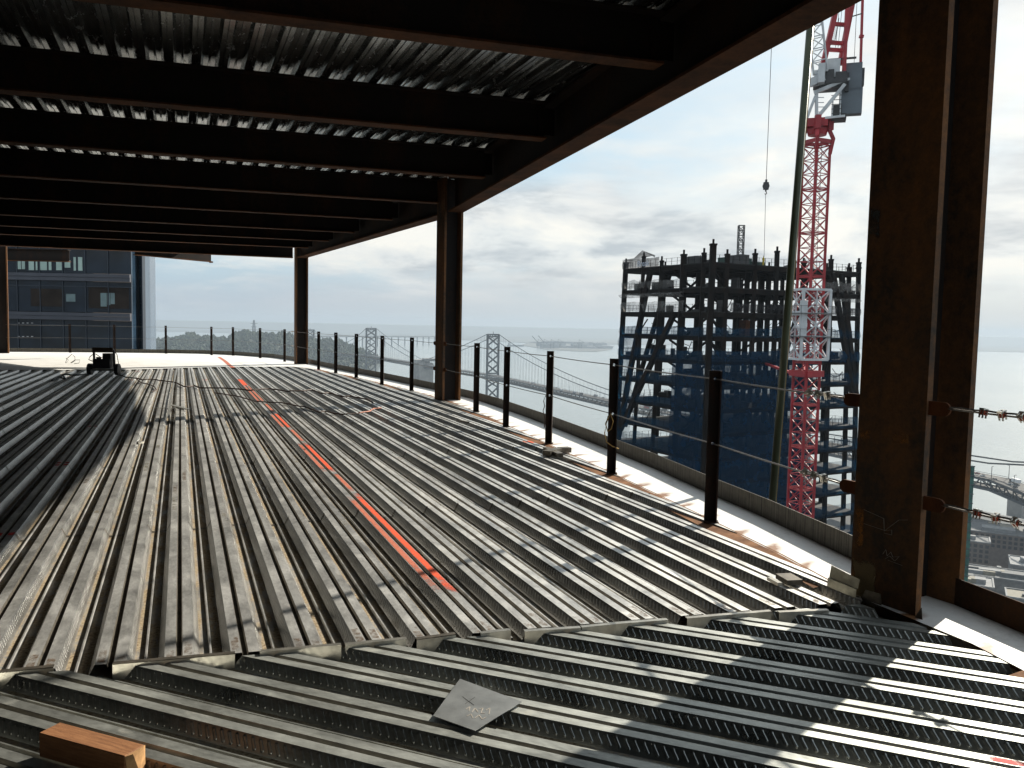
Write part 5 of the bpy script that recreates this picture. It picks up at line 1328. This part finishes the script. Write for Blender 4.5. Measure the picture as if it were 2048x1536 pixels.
spots = [(0, .86, 3, 0, 0, 'white car on the bridge beside the green glass edge'), (0, .98, 6.5, 0, 1, 'dark car on the bridge in the outer lane at the right'), (1, .02, 3, 0, 0, 'white car in the inner lane at the right end of the bridge'), (0, .90, -4, 1, 0, 'white box truck on the bridge at the right edge'),
         (1, .06, 7, 0, 3, 'silver car on the bridge right end, outer lane'), (1, .035, -3, 0, 2, 'red car on the bridge at the right end'), (0, .78, 6, 0, 1, 'black car nearest on the bridge at the right edge')]
for s in spots: car(s[0], s[1], s[2], s[3], vm[s[4]], s[5])
for k in range(34):
    f = .76 + .24 * k / 34 if k < 12 else (k - 12) / 22
    i0 = 1 if k < 12 else 2
    lane = rr.choice([-7, -3.5, 3.5, 7]); tr = rr.random() < .3
    car(i0, min(.99, f), lane, tr, rr.choice(vm), 'tiny truck on the hazy bridge roadway' if tr else 'tiny car on the hazy bridge roadway')

# ================================================================== waterfront city at the lower right
def wallmat(name, col, nx=3.2, nz=3.6):
    m, nt, b = newmat(name); co = objco(nt); nz_ = noise(nt, co, .4, 4)
    L(nt, ramp(nt, nz_, [(.3, tuple(c * .75 for c in col)), (.7, tuple(c * 1.2 for c in col))]), b.inputs['Base Color']); b.inputs['Roughness'].default_value = .85; return m
M['brick'] = wallmat('brick_wall', (.13, .105, .095)); M['stone'] = wallmat('stone_wall', (.15, .15, .15)); M['roof_pale'] = wallmat('pale_roof', (.20, .205, .21)); M['roof_grey'] = wallmat('grey_roof', (.10, .105, .11)); M['roof_tan'] = wallmat('tan_roof', (.19, .175, .14)); M['winpane'] = glassmat('city_window', (.03, .035, .04), .15)
def cbuild(px, py, Y, w, dpt, h, rz, wall, roof, lab, win=True, extra=0):
    """px,py: photo point of the near roof corner area centre"""
    p = at(px, py, Y); o = empty('city_building', Vector((p.x, p.y, ZW + 3)), rz); H_ = p.z - (ZW + 3)
    mb = MB(); mb.box((0, 0, H_ / 2), (w, dpt, H_)); mb.build('wall', wall, o)
    mb = MB(); mb.box((0, 0, H_ + .15), (w - .8, dpt - .8, .3)); 
    rf = mb.build('roof', roof, o)
    mb = MB()
    for a, b, l, t in ((0, -dpt / 2, w, .5), (0, dpt / 2, w, .5), (-w / 2, 0, .5, dpt), (w / 2, 0, .5, dpt)): mb.box((a, b, H_ + .45), (l + .4, t + .2, .9))
    mb.build('parapet', M['roof_pale'], rf)
    r = random.Random(int(px + py))
    for k in range(extra):
        mb = MB(); ww, dd, hh = r.uniform(2, w * .3), r.uniform(2, dpt * .3), r.uniform(1, 3.2); mb.box((r.uniform(-w * .3, w * .3), r.uniform(-dpt * .3, dpt * .3), H_ + .3 + hh / 2), (ww, dd, hh)); mb.build('roof_unit', r.choice([M['roof_pale'], M['roof_grey'], M['roof_tan']]), rf)
    if win:
        nf = int(H_ / 3.6); cnt = 0
        for f in range(nf - 1, max(0, nf - 6) - 1, -1):
            for side in (0, 3, 1):
                ll = w if side == 0 else dpt; n = max(2, int(ll / 3.6))
                for i in range(n):
                    if cnt >= 96: continue
                    c_ = -ll / 2 + ll * (i + .5) / n; z = H_ - 2.4 - 3.6 * (nf - 1 - f); cnt += 1; mb = MB()
                    if side == 0: mb.box((c_, -dpt / 2 - .02, z), (2.2, .12, 2.3))
                    else: mb.box(((w / 2 + .02) * (1 if side == 1 else -1), c_, z), (.12, 2.2, 2.3))
                    mb.build('window', M['winpane'], o)
    tag(o, lab, 'building')
GA = radians(-28)
cbuild(2035, 1062, 640, 75, 40, 0, GA, M['brick'], M['roof_grey'], 'wide brick building with rows of windows at the right edge', True, 7)
cbuild(1945, 1078, 600, 22, 20, 0, GA, M['brick'], M['roof_grey'], 'narrow brick building beside the green glass edge', True, 1)
cbuild(2000, 1148, 520, 46, 26, 0, GA, M['stone'], M['roof_grey'], 'low grey building with rooftop units in front of the brick one', False, 9)
cbuild(2090, 1130, 540, 40, 26, 0, GA, M['stone'], M['roof_pale'], 'pale low building cut off by the right edge', False, 3)
cbuild(1985, 1205, 455, 50, 24, 0, GA, M['stone'], M['roof_pale'], 'pale flat roof nearest the massive column', False, 4)
cbuild(2075, 1195, 450, 30, 18, 0, GA, M['stone'], M['roof_tan'], 'tan flat roof at the lower right edge', False, 4)
cbuild(1930, 1160, 500, 30, 22, 0, GA, M['stone'], M['roof_pale'], 'cluttered pale roof behind the green glass edge', False, 8)
cbuild(2010, 1260, 400, 60, 26, 0, GA, M['stone'], M['roof_grey'], 'grey roof lowest at the right behind the floor edge', False, 3)
# pier shed on the water side
p = at(1975, 1035, 775); o = empty('pier_shed', Vector((p.x, p.y, ZW + 3)), radians(-60)); mb = MB(); mb.box((0, 0, 4), (170, 36, 8)); mb.build('wall', M['stone'], o); mb = MB(); mb.prism([(-86, -18.5), (86, -18.5), (86, 18.5), (-86, 18.5)], 8, 8.4); mb.add([(-86, -18.5, 8.4), (86, -18.5, 8.4), (86, 0, 12), (-86, 0, 12), (86, 18.5, 8.4), (-86, 18.5, 8.4)], [(0, 1, 2, 3), (3, 2, 4, 5), (0, 3, 5), (1, 4, 2)]); mb.build('roof', M['roof_grey'], o); tag(o, 'long low pier shed with grey roof on the waterfront', 'shed')
p = at(2034, 1000, 830); o = empty('bridge_pier', Vector((p.x, p.y, ZW))); mb = MB(); mb.box((8, 0, 11), (30, 16, 24), .4); mb.box((8, 0, 24), (34, 20, 4), .4); mb.build('pier_block', M['concrete'], o); tag(o, 'dark block like pier in the water under the bridge at the right edge', 'pier')
# green glass edge of the next tower
p0, p1 = at(1950, 932, 300), at(1941, 1200, 300); o = empty('green_glass_tower', Vector((p0.x - 8.2, p0.y + 7.2, ZW + 3))); Ht = p0.z - ZW - 3
mb = MB(); mb.box((0, 0, Ht / 2), (16.4, 14, Ht)); mb.build('glass_wall', M['glass_green'], o)
mb = MB()
for k in range(0, 30): mb.box((0, 0, Ht - .2 - 3.4 * k), (16.7, 14.3, .35))
mb.build('floor_bands', M['mullion'], o); tag(o, 'thin green glass tower edge just right of the massive column', 'building')

# ================================================================== light, sky, haze, camera
AZ, EL = radians(43), radians(30.8)
sd = Vector((cos(EL) * sin(AZ), cos(EL) * cos(AZ), sin(EL)))
sl = bpy.data.lights.new('sun', 'SUN'); sl.energy = 5.0; sl.angle = radians(.6); sl.color = (1.0, .93, .80)
so = bpy.data.objects.new('sun', sl); COL.objects.link(so); so.rotation_euler = sd.to_track_quat('Z', 'Y').to_euler()

wd = bpy.data.worlds.new('World'); S.world = wd; wd.use_nodes = True; nt = wd.node_tree; bg = nt.nodes['Background']
sky = nt.nodes.new('ShaderNodeTexSky'); sky.sky_type = 'NISHITA'; sky.sun_disc = False; sky.sun_elevation = EL; sky.sun_rotation = AZ; sky.air_density = 1.2; sky.dust_density = 2.5; sky.altitude = 200
tc = nt.nodes.new('ShaderNodeTexCoord'); sep = nt.nodes.new('ShaderNodeSeparateXYZ'); L(nt, tc.outputs['Generated'], sep.inputs[0])
zc = math_(nt, 'MAXIMUM', sep.outputs[2], 0.0); den = math_(nt, 'ADD', zc, .16)
cv = nt.nodes.new('ShaderNodeCombineXYZ'); L(nt, math_(nt, 'DIVIDE', sep.outputs[0], den), cv.inputs[0]); L(nt, math_(nt, 'DIVIDE', sep.outputs[1], den), cv.inputs[1]); cv.inputs[2].default_value = 3.7
big = noise(nt, cv.outputs[0], .95, 7, .56, None, .35); fine_ = noise(nt, cv.outputs[0], 2.3, 6, .6, None, .2)
cov = ramp(nt, math_(nt, 'ADD', math_(nt, 'MULTIPLY', big, .72), math_(nt, 'MULTIPLY', fine_, .28)), [(.44, (0, 0, 0)), (.57, (1, 1, 1))])
shade = noise(nt, cv.outputs[0], 1.25, 6, .58, None, .5)
cc_ = ramp(nt, shade, [(.36, (.31, .345, .38)), (.50, (.47, .49, .50)), (.64, (.62, .61, .57))])
dt = nt.nodes.new('ShaderNodeVectorMath'); dt.operation = 'DOT_PRODUCT'; L(nt, tc.outputs['Generated'], dt.inputs[0]); dt.inputs[1].default_value = sd
gl = math_(nt, 'POWER', math_(nt, 'MAXIMUM', dt.outputs['Value'], 0.0), 4.0)
skyc = mixc(nt, 1.0, sky.outputs[0], (.06, .06, .06), 'MULTIPLY')
skyc = mixc(nt, .75, skyc, (.335, .475, .575))
col = mixc(nt, math_(nt, 'MULTIPLY', cov, .92), skyc, cc_)
# cream layer above the fog bank, broken by greyer rolls
def sstep(x, a, b):
    n = nt.nodes.new('ShaderNodeMapRange'); n.interpolation_type = 'SMOOTHSTEP'; L(nt, x, n.inputs[0]); n.inputs[1].default_value = a; n.inputs[2].default_value = b; return n.outputs[0]
zw = math_(nt, 'ADD', sep.outputs[2], math_(nt, 'MULTIPLY', math_(nt, 'SUBTRACT', fine_, .5), .10))
cream = math_(nt, 'MULTIPLY', sstep(zw, .04, .075), sstep(zw, .185, .12))
roll = noise(nt, tc.outputs['Generated'], 5.5, 5, .6, (1, 1, 3.4), .3)
creamc = ramp(nt, roll, [(.37, (.29, .32, .35)), (.47, (.50, .515, .51)), (.58, (.63, .615, .565))])
col = mixc(nt, math_(nt, 'MULTIPLY', cream, .85), col, creamc)
col = mixc(nt, math_(nt, 'MULTIPLY', gl, .22), col, (.95, .90, .80))
fogn = noise(nt, tc.outputs['Generated'], 2.2, 5, .6, (1, 1, 5))
lo = nt.nodes.new('ShaderNodeMapRange'); lo.interpolation_type = 'SMOOTHSTEP'; L(nt, math_(nt, 'ADD', sep.outputs[2], math_(nt, 'MULTIPLY', math_(nt, 'SUBTRACT', fogn, .5), .10)), lo.inputs[0]); lo.inputs[1].default_value = .095; lo.inputs[2].default_value = .0; lo.inputs[3].default_value = 0; lo.inputs[4].default_value = .92
fogc = mixc(nt, ramp(nt, math_(nt, 'MAXIMUM', dt.outputs['Value'], 0.0), [(.35, (0, 0, 0)), (.85, (1, 1, 1))]), (.29, .335, .385), (.45, .46, .45))
col = mixc(nt, lo.outputs[0], col, fogc)
# glow of the cloud in front of the sun
L(nt, col, bg.inputs[0]); bg.inputs[1].default_value = 1.0

hz = MB(); hz.box((0, 6500, -51), (26000, 15400, 266)); ho = hz.build('haze', []); struct(ho, 'stuff')
hm = bpy.data.materials.new('haze_air'); hm.use_nodes = True; hn = hm.node_tree; hn.nodes.remove(hn.nodes['Principled BSDF'])
pv = hn.nodes.new('ShaderNodeVolumePrincipled'); pv.inputs['Color'].default_value = (.50, .60, .71, 1); pv.inputs['Density'].default_value = 0.98e-4; pv.inputs['Anisotropy'].default_value = .15
L(hn, pv.outputs[0], hn.nodes['Material Output'].inputs['Volume']); ho.data.materials.append(hm)
try: hm.cycles.homogeneous_volume = True
except Exception: pass

cam = bpy.data.cameras.new('camera'); cam.sensor_width = 36; cam.lens = 36 * F / 2048; cam.clip_start = .05; cam.clip_end = 200000
co_ = bpy.data.objects.new('camera', cam); COL.objects.link(co_)
co_.matrix_world = Matrix(((RT.x, UP.x, -fw.x, 0), (RT.y, UP.y, -fw.y, 0), (RT.z, UP.z, -fw.z, H), (0, 0, 0, 1)))
S.camera = co_
S.view_settings.view_transform = 'Standard'; S.view_settings.look = 'None'; S.view_settings.exposure = 0.70; S.view_settings.gamma = 1.0
S.render.engine = 'CYCLES'
c_ = S.cycles; c_.max_bounces = 6; c_.diffuse_bounces = 3; c_.glossy_bounces = 3; c_.transparent_max_bounces = 24; c_.volume_bounces = 0; c_.sample_clamp_indirect = 4.0; c_.caustics_reflective = False; c_.caustics_refractive = False
c_.use_denoising = True
try: c_.denoiser = 'OPENIMAGEDENOISE'
except Exception: pass
